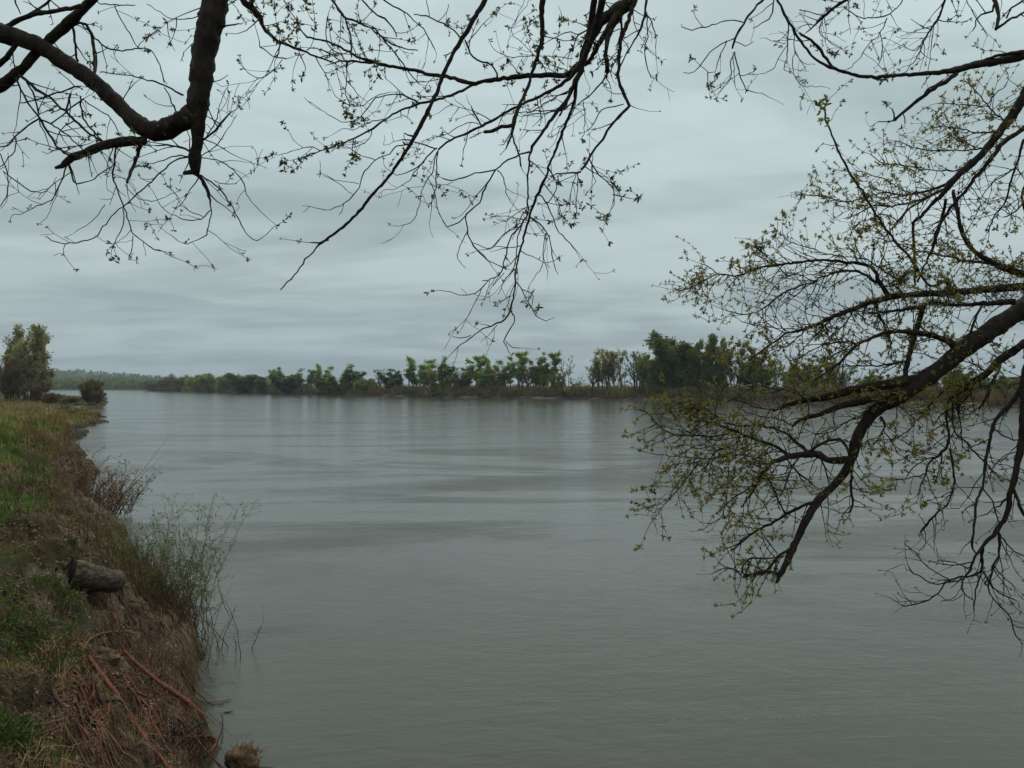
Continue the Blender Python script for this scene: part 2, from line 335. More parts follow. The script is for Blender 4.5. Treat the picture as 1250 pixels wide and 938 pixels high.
KINDS = {   # airy cottonwood of several upright stems, dense full tree, bare, tan hazy, willow clump
 'open': dict(levels=2, split0=17, split=3, spread=(10,34), up=.55, wander=.14, shrink=.21, low=.30, rmin=.04, leaves=9, cl=.42, ls=(.26,.44), trunks=4, off=.7, tl=.95, tr=.009, mt='crown_light'),
 'dense': dict(levels=2, split0=26, split=4, spread=(14,48), up=.5, wander=.16, shrink=.24, low=.06, rmin=.035, leaves=17, cl=.72, ls=(.28,.48), trunks=6, off=1.5, tl=.93, tr=.011, mt='crown_dark'),
 'full': dict(levels=2, split0=22, split=4, spread=(12,44), up=.5, wander=.16, shrink=.23, low=.10, rmin=.035, leaves=13, cl=.60, ls=(.27,.46), trunks=5, off=1.1, tl=.93, tr=.010, mt='crown_green'),
 'bare': dict(levels=3, split0=13, split=4, spread=(14,44), up=.45, wander=.12, shrink=.30, low=.28, rmin=.034, leaves=1, cl=.3, ls=(.2,.3), trunks=3, off=.6, tl=.95, tr=.009, mt='crown_tan'),
 'tan': dict(levels=3, split0=13, split=4, spread=(10,34), up=.5, wander=.12, shrink=.27, low=.28, rmin=.034, leaves=2.2, cl=.45, ls=(.24,.40), trunks=5, off=.9, tl=.93, tr=.009, mt='crown_tan'),
 'willow': dict(levels=2, split0=14, split=5, spread=(15,50), up=.35, wander=.2, shrink=.40, low=.05, rmin=.025, leaves=13, cl=.8, ls=(.26,.44), trunks=9, off=1.6, tl=.85, tr=.010, mt='crown_olive'),
}
def tree_meshes(kind, seed, Hh=12.0, m=None):
    random.seed(seed); k = KINDS[kind]; tb = MB(); lf = MB(); tips = []
    for i_ in range(k['trunks']):
        off = Vector((random.uniform(-1,1), random.uniform(-1,1), 0))*k['off']
        lean = Vector((random.uniform(-.14,.14), random.uniform(-.14,.14), 1)) + off*.16
        grow(tb, tips, off+Vector((0,0,-.4)), lean.normalized(), Hh*k['tl']*(1 if i_ == 0 else random.uniform(.65,.95)), Hh*k['tr'], 0, k)
    for (q, d) in tips:
        if random.random() < .10: continue
        c = q + rdir()*.2
        sz = k['cl']*random.uniform(.45, 1.35)
        for _ in range(max(0, int(k['leaves']*random.uniform(.2, 1.8)))):
            o = rdir()*sz*random.random()**.6; o.z *= 1.35; o.x *= .85; o.y *= .85
            if c.z+o.z < .3: continue
            lf.leaf(c+o, rdir(), random.uniform(*k['ls']), random.uniform(*k['ls'])*.7)
    # keep the proto height exact
    top = max(v.z for v in lf.v+tb.v); s = Hh/top
    for mb in (tb, lf): mb.v = [v*s for v in mb.v]
    xs = sorted(v.x for v in lf.v) if kind != 'bare' else sorted(v.x for v in tb.v)
    wdt = (xs[int(len(xs)*.975)]-xs[int(len(xs)*.025)])
    return tb, lf, wdt, m or k['mt']
_cache = {}
def far_tree(px, ytop, wpx, d, kind, seed, label, crown=None, name='tree', group=None, cat='tree', rot=None):
    """stands on the ground in the direction of px at distance d; height and spread from what the photograph shows"""
    key = (kind, seed, crown)
    x = (px-HX)/F*d; z = max(hz(x, d), -.1); Hh = (HY-ytop)/F*d + CAMZ - z; Wm = wpx/F*d
    if key not in _cache:
        tb, lf, wdt, mt = tree_meshes(kind, seed)
        e = empty(name, (x, d, z), label, cat, group)
        t1 = tb.build('trunk', M['tree_bark'], None); t2 = lf.build('crown', M[crown or mt], None, smooth=False)
        t1.parent = e; t2.parent = e; _cache[key] = (e, t1, t2, wdt)
    else:
        e0, a, b, wdt = _cache[key]
        e = empty(name, (x, d, z), label, cat, group)
        for q in (a, b): c = q.copy(); C.objects.link(c); c.parent = e
    sx = Wm/_cache[key][3]; e.scale = (sx, sx, Hh/12.0); e.location.z = z-.05
    return e
def shore_d(px):      # distance of the far waterline in a given direction
    pts = [(1250,496.5),(1100,494),(1000,492.3),(900,490.5),(800,489),(700,487.4),(600,486),(520,485.2),(450,483.8),(370,482),(300,480.3),(235,478.6),(176,477.2)][::-1]
    y = np.interp(px, [q[0] for q in pts], [q[1] for q in pts]); return CAMZ*F/(y-HY)
FT = [ # px, top, width, inland m, kind, variant, crown, name, label
 (188,465,22,6,'willow',1,'crown_rust','shrub','low rusty brown shrub at the far left tip of the wooded shore'),
 (205,460,24,12,'willow',2,'crown_rust','shrub','second shrub from the left tip of the far shore, brown and rounded'),
 (222,456,28,14,'willow',1,'crown_olive','willow_tree','olive willow clump just right of the brown shrubs at the left tip'),
 (244,455,30,10,'willow',2,'crown_green','willow_tree','mid green willow beside the olive clump near the left tip'),
 (262,455,26,8,'full',3,'crown_green','tree','rounded green tree in the left part of the low far wood'),
 (281,454,26,12,'willow',3,'crown_olive','willow_tree','olive willow between two green rounded trees on the left far shore'),
 (296,462,24,4,'willow',1,'crown_rust','shrub','brownish shrub at the waterline before the dark green thicket'),
 (308,455,30,10,'dense',4,None,'tree','dark dense tree that begins the dark green thicket on the left far shore'),
 (328,454,30,9,'dense',5,None,'tree','dark low wide tree in the middle of the dark green thicket'),
 (346,447,22,14,'full',3,'crown_green','tree','green tree standing a little above the dark thicket'),
 (357,456,28,7,'dense',4,None,'tree','dark tree at the right end of the dark thicket'),
 (372,449,24,10,'tan',6,'crown_olive','tree','brownish olive tree right of the dark thicket'),
 (391,443,17,16,'open',7,'crown_light','tree','slim pale tree poking up left of the round bright crowned tree'),
 (399,457,28,5,'full',8,'crown_dark','tree','low dark green tree in front of the slim pale one'),
 (426,443,38,9,'full',9,'crown_green','tree','round bright green tree before the low gap in the far wood'),
 (412,455,26,5,'dense',5,None,'tree','dark low tree at the foot of the round bright green one'),
 (446,461,24,8,'willow',2,'crown_olive','shrub','low olive shrub in the gap between the two left groups of trees'),
 (462,449,12,14,'bare',10,None,'bare_tree','thin bare tree standing in the gap left of the dark bushy tree'),
 (481,449,27,7,'full',8,'crown_dark','tree','dark bushy compact tree just right of the gap'),
 (504,434,28,12,'open',7,'crown_light','tree','open airy tree with see through crown left of the yellow green column'),
 (519,437,20,16,'open',11,'crown_light','tree','slender airy tree touching the yellow green column'),
 (541,433,27,7,'full',9,'crown_green','tree','dense yellow green tree leafy almost to the ground, left of centre'),
 (561,451,20,8,'open',11,'crown_olive','tree','small loose tree between the yellow green column and the pale row'),
 (577,431,22,14,'open',12,'crown_light','tree','first of the pale thin trees in the middle of the far shore'),
 (596,434,20,12,'open',7,'crown_light','tree','pale open tree with a lean crown in the middle of the far shore'),
 (612,441,15,10,'open',11,'crown_green','tree','narrow small crowned tree left of the tallest pale tree'),
 (628,426,24,13,'open',12,'crown_light','tree','tallest pale green tree of the middle row with bare lower stem'),
 (642,446,20,8,'bare',10,'crown_rust','bare_tree','brown leafless tree between the two tall pale green ones'),
 (654,428,17,12,'open',11,'crown_green','tree','narrow green topped tree right of the brown leafless one'),
 (669,427,22,9,'open',12,'crown_green','tree','brighter green tree with clumped crown at the right end of the pale row'),
 (682,452,16,6,'full',8,'crown_green','tree','short green tree at the foot of the pale row'),
 (694,432,17,12,'bare',13,None,'bare_tree','grey bare tree standing alone in the gap of sky'),
 (734,424,30,10,'tan',6,None,'tree','left of the two broad tan crowned trees'),
 (751,424,28,14,'tan',14,None,'tree','right of the two broad tan crowned trees'),
 (773,426,24,14,'bare',10,None,'bare_tree','bare grey tree between the tan trees and the big dark group'),
 (789,436,18,8,'open',12,'crown_olive','tree','small olive tree leaning on the left edge of the big dark group'),
 (803,414,36,10,'dense',5,'crown_green','tree','left tree of the tall dark group, mid green'),
 (824,404,42,12,'dense',4,None,'tree','tallest dark green tree of the big group'),
 (848,407,40,8,'dense',15,None,'tree','broad dark tree in the middle of the big group, leafy to the bank'),
 (872,410,36,14,'dense',5,'crown_dark','tree','dark tree on the right side of the big group'),
 (896,411,38,12,'tan',14,'crown_olive','tree','olive brown tree ending the big group on the right'),
 (917,420,26,12,'open',7,'crown_olive','tree','open olive tree with bare trunk seen behind the overhanging twigs'),
 (935,430,20,14,'open',11,'crown_light','tree','thin pale tree behind the overhanging twigs'),
 (952,433,18,10,'bare',13,None,'bare_tree','bare tree behind the overhanging twigs, right of the thin pale tree'),
 (975,440,26,12,'tan',6,'crown_olive','tree','tan olive tree behind the middle of the leafy overhanging branch'),
 (1003,438,24,14,'open',12,'crown_light','tree','pale tree half hidden where the upper overhanging branches cross'),
 (1032,444,26,12,'tan',14,'crown_olive','tree','olive tree half hidden left of the thick overhanging limb'),
 (1062,450,28,10,'full',9,'crown_green','tree','green tree seen just above the thick limb where it forks'),
 (1098,455,34,9,'willow',3,'crown_olive','willow_tree','olive willow behind the fork of the thick limb'),
 (1132,452,34,10,'full',8,'crown_dark','tree','dark green tree just under the thick overhanging limb'),
 (1166,442,38,12,'full',9,'crown_green','tree','bright green tree under the thick limb, tallest at the right'),
 (1199,458,36,8,'dense',15,None,'tree','dark rounded tree near the right edge of the photo'),
 (1232,460,36,9,'willow',2,'crown_olive','willow_tree','olive willow at the right edge behind the hanging dark branch'),
 (1266,456,40,12,'dense',4,None,'tree','dark tree cut by the right edge of the photo'),
 (530,446,12,10,'bare',13,None,'bare_tree','thin bare stems just left of the yellow green column'),
 (553,447,14,12,'bare',10,'crown_rust','bare_tree','brown bare stems just right of the yellow green column'),
 (569,440,14,16,'open',11,'crown_green','tree','narrow green tree left of the first pale thin tree'),
 (587,441,15,9,'open',20,'crown_light','tree','short pale tree between the first two thin pale trees'),
 (605,448,16,7,'full',21,'crown_olive','tree','low olive tree between the lean crowned and the narrow small crowned trees'),
 (620,437,13,18,'bare',13,None,'bare_tree','grey bare tree close left of the tallest pale tree'),
 (636,438,14,18,'bare',10,None,'bare_tree','grey bare tree close right of the tallest pale tree'),
 (661,438,16,17,'open',20,'crown_light','tree','pale slim tree behind the bright clumped crown'),
 (706,458,18,9,'bare',13,'crown_rust','bare_tree','short brown bare tree in the gap of sky, right of the grey one'),
 (722,444,15,10,'bare',10,None,'bare_tree','bare tree at the left edge of the two tan crowns'),
 (763,437,16,9,'bare',13,None,'bare_tree','slender bare tree at the right edge of the two tan crowns'),
 (780,429,16,16,'bare',10,None,'bare_tree','tall bare tree touching the left edge of the big dark group'),
 (907,424,18,18,'open',20,'crown_olive','tree','slim olive tree just right of the big dark group'),
 (926,424,16,10,'bare',13,None,'bare_tree','bare trunked tree seen through the leafy overhanging twigs'),
 (962,438,16,15,'open',11,'crown_light','tree','thin pale tree seen through the middle of the leafy twigs'),
 (989,444,20,10,'open',12,'crown_green','tree','green thin tree under the level leafy limb'),
 (1018,446,18,16,'bare',10,None,'bare_tree','bare tree under the crossing overhanging branches'),
 (1310,450,44,14,'full',9,'crown_green','tree','green tree just beyond the right edge of the photo'),
 (1360,446,46,12,'dense',5,None,'tree','dark tree second beyond the right edge of the photo'),
 (1410,452,42,10,'tan',6,None,'tree','tan tree beyond the dark one outside the right edge'),
 (1462,440,44,14,'open',12,'crown_light','tree','pale airy tree beyond the tan one outside the right edge'),
 (1520,446,50,12,'full',9,'crown_green','tree','green tree beyond the pale airy one outside the right edge'),
 (1590,448,52,12,'dense',15,None,'tree','dark tree farthest beyond the right edge'),
]
for (px, yt, wp, inl, kind, seed, crown, nm, lab) in FT:
    far_tree(px, yt, wp, shore_d(px)+inl, kind, seed, lab, crown, nm, 'trees along the far shore' if nm != 'shrub' else 'shrubs along the far shore', 'shrub' if nm == 'shrub' else 'tree')
# near bank, far up river on the left
for (px, yt, wp, d, kind, seed, crown, nm, lab) in [
 (33,396,54,150,'dense',15,'crown_tan','tree','tall pale olive tree on the near bank at the far left'),
 (0,393,42,162,'dense',5,'crown_tan','tree','pale olive tree cut by the left edge of the photo'),
 (-32,400,48,150,'full',9,'crown_green','tree','green tree just outside the left edge on the near bank'),
 (14,430,24,140,'willow',3,'crown_rust','tree','rusty brown leafing tree at the foot of the tall left trees'),
 (46,462,20,132,'willow',1,'crown_rust','shrub','brown shrub right below the tall left tree'),
 (60,478,18,128,'willow',2,'crown_rust','shrub','low purplish brown shrub where the bank reaches the side water'),
 (111,459,22,141,'willow',3,'crown_rust','shrub','round orange brown shrub on the low spit in the water'),
 (120,473,14,138,'willow',1,'crown_rust','shrub','dark low shrub at the tip of the spit, beside the orange brown one'),
 (86,484,18,146,'willow',2,'crown_dark','shrub','small dark green shrub in the middle of the low spit'),
 (-60,430,60,110,'dense',4,None,'tree','dark dense tree beyond the left edge of the photo'),
 (112,503,16,84,'willow',1,'crown_rust','shrub','dark reddish shrub on the tip of the nearer bank point'),
 (97,502,18,82,'willow',2,'crown_olive','shrub','olive brown shrub in the middle of the nearer bank point'),
 (80,500,20,86,'willow',3,'crown_olive','shrub','low olive shrub at the root of the nearer bank point')]:
    far_tree(px, yt, wp, d, kind, seed, lab, crown, nm, None, 'shrub' if nm == 'shrub' else 'tree')
# brush under the trees along the far shore: nobody could count it
def brush(name, label, m, pxs, per, inl, hgt, twiggy, seed):
    random.seed(seed); mb = MB()
    for px in pxs:
        px += random.uniform(-3, 3); d = shore_d(px)+random.uniform(*inl); x = (px-HX)/F*d; z = hz(x, d)
        h = random.uniform(*hgt)*(.7+.3*d/200); wd = h*random.uniform(.6, 1.1)
        for _ in range(per):
            a = rdir(); u = random.random()
            if twiggy:
                b = Vector((x+random.gauss(0, wd*.4), d+random.gauss(0, wd*.4), z-.1)); t = b+Vector((random.gauss(0,.3), random.gauss(0,.3), 1))*h*random.uniform(.4, 1)
                mb.leaf(b, t-b, (t-b).length, .09)
            else:
                c = Vector((x+a.x*wd*.7*u, d+a.y*wd*.7*u, z+h*.5*(1+a.z*.95*u)))
                mb.leaf(c, rdir(), random.uniform(.25,.5), random.uniform(.2,.36))
    return tag(mb.build(name, m, smooth=False), label, 'brush', None, 'stuff')
pr = lambda a, b, s: [a+i_*s for i_ in range(int((b-a)/s))]
brush('riverside_brush', 'dark reddish brown leafless brush at the foot of the far trees', M['brush'], pr(180, 1700, 3.2), 60, (1.5, 9), (1.6, 3.2), True, 21)
brush('riverside_brush', 'olive green low brush behind the waterline of the far shore', M['crown_olive'], pr(190, 1700, 3.6), 130, (4, 14), (1.6, 3.0), False, 22)
brush('riverside_brush', 'grey green undergrowth farther back between the far trunks', M['crown_tan'], pr(300, 1700, 4.6), 110, (18, 40), (2.4, 4.0), False, 23)
# driftwood and pale stranded snags on the far mud
random.seed(5)
def snag(px, lab):
    mb = MB(); d = shore_d(px)+.7; x = (px-HX)/F*d; L_ = random.uniform(3, 6); pts = []; rad = []
    for i_ in range(6): pts.append((x+(i_/5-.5)*L_, d+random.uniform(-.2,.2), max(.12, hz(x, d)*.6)+.10+i_*.03)); rad.append(.20-.025*i_)
    mb.tube(pts, rad, 6)
    mb.tube([pts[4], (pts[4][0]+.5, pts[4][1], pts[4][2]+.6)], [.07, .03], 4)
    tag(mb.build('driftwood', M['log']), lab, 'driftwood', 'driftwood on the far mud')
for px, lab in ((322,'pale driftwood log under the dark thicket'),(415,'pale driftwood log below the round bright tree'),(462,'stranded log below the thin bare tree'),(508,'stranded log below the open airy tree'),(596,'stranded log below the pale middle trees'),(708,'pale log on the mud in the gap of sky'),(756,'pale log below the right tan tree')): snag(px, lab)
# woods on the hills up river: one mass far away
random.seed(31); mb = MB()
for _ in range(2600):
    px = random.uniform(-260, 330); d = random.choice((random.uniform(1350, 1900), random.uniform(680, 760), random.uniform(900, 1350)))
    x = (px-HX)/F*d; z = hz(x, d)
    if z < .5: continue
    s = random.uniform(3.5, 7) if d > 900 else random.uniform(2.2, 4.2)
    for _ in range(16):
        a = rdir(); c = Vector((x+a.x*s*1.3, d+a.y*s, z+s*.7+a.z*s*.7)); mb.leaf(c, rdir(), s*.8, s*.6)
tag(mb.build('distant_woods', M['crown_dark'], smooth=False), 'dark blue green woods covering the low hills up river on the left', 'woods', None, 'stuff')
# ---------------------------------------------------------------- the two overhanging trees, every limb followed from the photograph
def parse(s):
    out_ = []
    for chain in s.strip().split('\n'):
        pts = []; w_ = 2.0
        for tok in chain.split():
            a = tok.split(',')
            if len(a) > 2: w_ = float(a[2])
            pts.append((float(a[0]), float(a[1]), w_))
        if len(pts) > 1: out_.append(pts)
    return out_
def smooth_chain(pts, step=5.0):
    o = []; n = len(pts)
    for i_ in range(n-1):
        a0 = pts[max(0, i_-1)]; a1 = pts[i_]; a2 = pts[i_+1]; a3 = pts[min(n-1, i_+2)]
        m = max(1, int(math.hypot(a2[0]-a1[0], a2[1]-a1[1])/step))
        for s_ in range(m):
            t = s_/m
            o.append([.5*((2*a1[c])+(a2[c]-a0[c])*t+(2*a0[c]-5*a1[c]+4*a2[c]-a3[c])*t*t+(3*a1[c]-a0[c]-3*a2[c]+a3[c])*t**3) for c in (0, 1)]+[a1[2]+(a2[2]-a1[2])*t])
    o.append(list(pts[-1])); return o
def make_limb(parent, data, d0, seed, label, twd, leafd, leaf_mat, bud_size=.017, root_to=None, barkm='bark', droop=0.0, drift=.25, ldens=1.0, tlen=(.10,.34), spots=()):
    """data: chains of px,py,width; the first chain leaves the tree, later ones fork from whatever they touch"""
    random.seed(seed); bk = MB(); tw = bk; lf = MB(); placed = []     # (px,py,depth)
    for ci, ch in enumerate(parse(data)):
        pts = smooth_chain(ch)
        if placed:
            best = min(placed, key=lambda q: (q[0]-pts[0][0])**2+(q[1]-pts[0][1])**2)
            bend = min(placed, key=lambda q: (q[0]-pts[-1][0])**2+(q[1]-pts[-1][1])**2)
            db = math.hypot(best[0]-pts[0][0], best[1]-pts[0][1]); de = math.hypot(bend[0]-pts[-1][0], bend[1]-pts[-1][1])
            if de < db: start = None; dstart = bend[2]; rev = True
            else: dstart = best[2]; rev = False
        else: dstart = d0; rev = False
        n = len(pts); L_ = n*5/300.0
        dr = random.uniform(-drift, drift)*min(1.6, L_+.15); ph = random.uniform(0, 6)
        W3 = []; rad = []; ds = []
        for i_, (x, y, w_) in enumerate(pts):
            t = i_/(n-1) if n > 1 else 0
            tt = 1-t if rev else t
            d = dstart + dr*tt + .05*math.sin(ph+tt*5)*tt
            jj = .55 if w_ < 7 else .3; jx = random.gauss(0, jj); jy = random.gauss(0, jj)
            W3.append(P(x+jx, y+jy, d)); rad.append(max(.0008, w_*WK*(.70+.24*min(1, max(0, (w_-2)/7)))/2/F*d*(random.uniform(.88, 1.14) if w_ < 7 else 1+.05*math.sin(i_*.9+ph)+.04*math.sin(i_*2.1)))); ds.append((x, y, d))
        placed += ds
        big = ch[0][2] > 9 or ch[-1][2] > 9
        if ci == 0 and root_to:
            # carry the limb on, out of the picture, to where it leaves the trunk
            a = W3[0]; dirn = (W3[0]-W3[3]).normalized(); ext = []; b = Vector(root_to[0]); r_end = root_to[1]; k = 14; c1 = a+dirn*(b-a).length*.35; c2 = b+Vector((0, (a-b).y*.25, .15))
            for s_ in range(1, k+1):
                t = s_/k; ext.append(((1-t)**3*a+3*(1-t)**2*t*c1+3*(1-t)*t*t*c2+t**3*b, rad[0]+(r_end-rad[0])*t))
            W3 = [q[0] for q in ext[::-1]]+W3; rad = [q[1] for q in ext[::-1]]+rad; off = k
        else: off = 0
        mw = max(p_[2] for p_ in ch)
        bk.tube(W3, rad, 14 if mw > 15 else 9 if mw > 6 else 5, True, .09 if mw > 6 else .05)
        # knots and bark ridges on thick wood
        if mw > 7:
            for i_ in range(off, len(W3)-2):
                if rad[i_] > .012 and random.random() < .22:
                    q = W3[i_]+rdir()*rad[i_]*.75; bk.tube([q-rdir()*.002, q+rdir()*rad[i_]*.45], [rad[i_]*.32, rad[i_]*.12], 5, True, .2)
        # side twigs
        for i_ in range(off+1, len(W3)-1):
            if random.random() > twd*.05*(1.0 if mw < 14 else .35): continue
            ax = (W3[i_+1]-W3[i_]).normalized(); sidev = ax.cross(rdir()).normalized(); a = R(random.uniform(28, 75)); dd = ax*math.cos(a)+sidev*math.sin(a); dd.y *= .7
            sprig(tw, lf, W3[i_], dd, random.uniform(*tlen), min(rad[i_]*.7, .0026), 0, leafd, bud_size, droop)
        # tip sprays
        end = W3[0] if rev and not off else W3[-1]; prv = W3[1] if rev and not off else W3[-2]
        if mw < 8 and leafd > 0 and random.random() < .85:
            sprig(tw, lf, end, (end-prv).normalized()+rdir()*.25, random.uniform(.04, .13), .0015, 1, leafd*1.3, bud_size, droop)
    for (sx, sy, rx, ry, nb) in spots:      # places where young leaves bunch along the wood
        near_ = [i_ for i_, q in enumerate(placed) if ((q[0]-sx)/rx)**2+((q[1]-sy)/ry)**2 < 1]
        for _ in range(int(nb*.62) if near_ else 0):
            x, y, d = placed[random.choice(near_)]; q = P(x+random.gauss(0, 6), y+random.gauss(0, 5), d+random.gauss(0, .07))
            dd = rdir(); e_ = q+dd*random.uniform(.015, .06); bk.tube([P(x, y, d), q, e_], [.0012,.0012,.0008], 3, False)
            cluster(lf, e_, dd, bud_size*1.1); cluster(lf, q, dd, bud_size)
    limb = bk.build('limb', M[barkm], parent, label=label)
    for mb, nm, m in ((lf, 'foliage', M[leaf_mat]),):
        if mb.v:
            o = mb.build(nm, m, None, nm == 'twigs'); o.parent = limb
    return limb
def bunchy(p): return max(.15, min(1.9, 1+2.6*float(vnoise(p.x*2+p.y, p.z*2-p.y, .32))))
def cluster(lf, p, d, s):
    s *= .52+.34*bunchy(p)
    for _ in range(random.randint(3, 7)):
        lf.leaf(p, d*.6+rdir(), s*random.uniform(.6, 1.5), s*random.uniform(.3, .55))
def sprig(tw, lf, p, d, ln, r, lev, leafd, bs, droop):
    n = max(3, int(ln/.028)); pts = [p.copy()]; q = p.copy(); d = d.normalized(); bend = rdir()*.07
    for i_ in range(n):
        d = (d+rdir()*.27+bend+Vector((0, 0, -droop if i_ < n*.6 else .05))).normalized(); q = q+d*ln/n; pts.append(q.copy())
        if lev < 2 and random.random() < (.26 if lev == 0 else .12) and i_ > 0:
            s = d.cross(rdir()).normalized(); sprig(tw, lf, q, d*.7+s*.8, ln*random.uniform(.3, .6), r*.75, lev+1, leafd, bs, droop)
        if i_ > 0 and random.random() < .5*leafd*bunchy(q): cluster(lf, q, d, bs)
    tw.tube(pts, [max(.0009, r*(1-.6*i_/n)) for i_ in range(n+1)], 3, False)
    if random.random() < .15+.7*leafd*bunchy(q): cluster(lf, q, d, bs*1.15)
WK = 0.97
# ---- tree standing behind and left of the viewer
tA = Vector((-1.5, -1.9, hz(-1.5, -1.9)))
treeA = empty('overhanging_tree', tA, 'big dark barked tree whose sparse budding limbs hang into the top left and top centre', 'tree')
def trunk(parent, base, top, r0, r1, seed):
    random.seed(seed); mb = MB(); n = 26; pts = []; rad = []
    for i_ in range(n+1):
        t = i_/n; pts.append(base.lerp(top, t)+Vector((math.sin(t*5)*.09, math.cos(t*4)*.08-.08, -.15 if i_ == 0 else 0))); rad.append(r0+(r1-r0)*t+(.22*r0*max(0, 1-t*9)))
    mb.tube(pts, rad, 22, True, .05); return mb.build('trunk', M['bark_grey'], parent)
trunk(treeA, tA, Vector((-1.7, -2.3, 12.5)), .34, .03, 5)
L1 = """275,-90,40 263,0,35 254,40,32 248,72,31 245,105,29 241,130,27 242,155,17 241,178,14 238,190,18 238,204,14 240,214,7
238,210,8 225,211,6
238,140,30 215,152,26 195,160,27 176,157,25 160,143,21 144,128,20 125,109,21 102,91,21 77,75,21 51,58,21 32,50,22 0,41,24 -60,30,24 -200,0,18 -380,-70,8
118,-6,11 105,7,11 88,25,14 78,33,14 62,48,13 45,65,12 28,83,11 12,97,14 0,105,16 -60,140,15 -170,190,7
22,50,7 12,66,7 0,78,8 -20,90,8
100,7,6 70,13,6 45,17,7 30,22,7 12,30,7 0,38,6
62,0,4 45,12,4 33,18,4
18,0,3 25,18,2
85,30,5 98,28,4 106,30,5 112,42,5 115,60,5 116,80,5 114,98,4
90,30,4 91,50,4 94,75,4
100,30,2.5 110,38,3 120,50,3 135,60,3 150,62,2.5 180,60,2 195,80,2 200,100,2
225,117,3.5 210,108,3 195,102,3 180,98,2.5 160,93,2 140,90,2 122,88,2
214,135,3 205,115,2 200,108,2
178,172,12 150,173,13 125,178,12 105,186,11 88,193,10 75,203,7 67,206,4
172,176,6 168,190,6 160,210,5 154,224,4
22,92,5 35,100,5 45,110,5 60,118,4 75,132,4 85,140,4 100,155,4 115,167,3.5 128,175,3.5
20,95,3.5 28,115,3.5 38,132,3 48,144,4 60,165,4 72,182,3.5 85,190,3.5
33,100,3 42,118,3 48,140,3
95,106,3 70,113,3 50,120,3 25,127,2
48,144,3 62,152,3 80,163,2.5 100,182,2
50,143,3 30,157,3 18,168,2.5 8,178,2.5 0,180,2
62,152,2.5 80,138,2.5 95,125,2.5 102,120,2
98,118,3 100,140,3 108,153,3 125,172,3
100,122,2 118,133,2 135,145,2 147,167,1.5
86,115,4 83,128,3.5 80,138,3
20,168,2 18,185,2 10,193,2 0,205,1.5
0,188,2 8,208,2 10,225,2 8,240,2 0,252,1.5
5,210,2 20,222,2 38,233,2 55,234,1.5 65,225,1.5
83,200,3 75,222,2.5 68,238,2 63,245,2 40,254,2 25,262,1
83,200,2.5 90,222,3 93,225,3 110,221,2 120,215,2 130,207,2 140,200,1.5
142,178,3 140,195,3 138,215,3 143,232,2.5 150,250,2.5 157,270,2 162,285,2 175,295,2 188,305,2 200,307,1.5
150,255,2 150,275,2 143,290,1.5 138,300,1.5
162,287,1.5 162,300,1.5 157,318,1.5
128,250,1.5 120,262,1.5 112,270,1.2 105,276,1
237,190,3 215,195,3 205,203,2.5 185,222,2.5 165,240,2.5 150,252,2 140,260,2 125,278,2 115,290,2 90,297,2 70,296,2 55,288,1.5
152,224,1.5 165,240,1.5 185,246,1.5 205,240,1
236,186,4 220,180,3.5 205,178,3 190,178,2
236,192,3 215,190,2.5 200,196,2 182,200,1.5
240,212,6 250,225,6 255,240,5 257,250,2.5 258,258,2 255,275,2 252,287,2 240,293,1.5 228,298,1.5 218,295,1
257,257,2 245,267,2 230,269,2 210,262,1.5 195,250,1.2
248,264,1.5 230,258,1.5 215,243,1.2
243,213,3 262,225,2.5 275,240,2.5 285,255,2 295,275,2 303,288,1.5 313,294,1.5 325,286,1
244,192,2 270,198,2 285,208,2 297,225,2 303,242,1.5 310,250,1
262,221,1.5 275,224,1.5 290,225,1
246,172,3 262,160,3.5 272,148,3.5 282,137,2.5
244,192,2 265,178,2 275,162,1.5 290,140,1
248,172,2 263,150,2 267,135,1.5 273,115,1
252,105,2 268,98,1.5 278,92,1
264,34,3 280,31,3 295,29,2
262,20,2 235,22,2 215,24,1.5 200,18,1.5 180,6,1.2
165,6,1.5 150,7,2 135,6,2 118,3,2
140,8,2 148,25,1.8 158,42,1.8 168,58,1.5
168,58,1.5 180,45,1.3 192,38,1.2"""
make_limb(treeA, L1, 2.6, 101, 'thick dark limb coming down at the top left and forking', 3.6, .42, 'bud', .012, ((-1.55,-1.9,6.6), .13), droop=.0, tlen=(.04,.17), drift=.18)
L2 = """280,-60,10 295,-3,8 308,10,10 318,22,8 320,30,5 325,38,5 340,51,4.5 360,58,4 375,65,3.5 395,72,3 410,77,2
308,10,5 308,0,4 310,-20,4
342,53,2.5 340,65,2.5 335,70,2 318,57,2 317,50,1.5
335,70,2 350,72,2
345,73,1.5 335,85,1.5 325,93,1.5 315,95,1.5 303,90,1.5
375,62,2 385,58,2 405,68,2 415,74,2
365,60,2 369,72,1.8 372,82,1.5
322,32,2 335,30,1.5 344,27,1.2"""
make_limb(treeA, L2, 2.8, 102, 'thin limb entering the top edge right of the thick one', 6.5, .9, 'bud', .014, ((-1.55,-1.9,7.2), .07), tlen=(.06,.2))
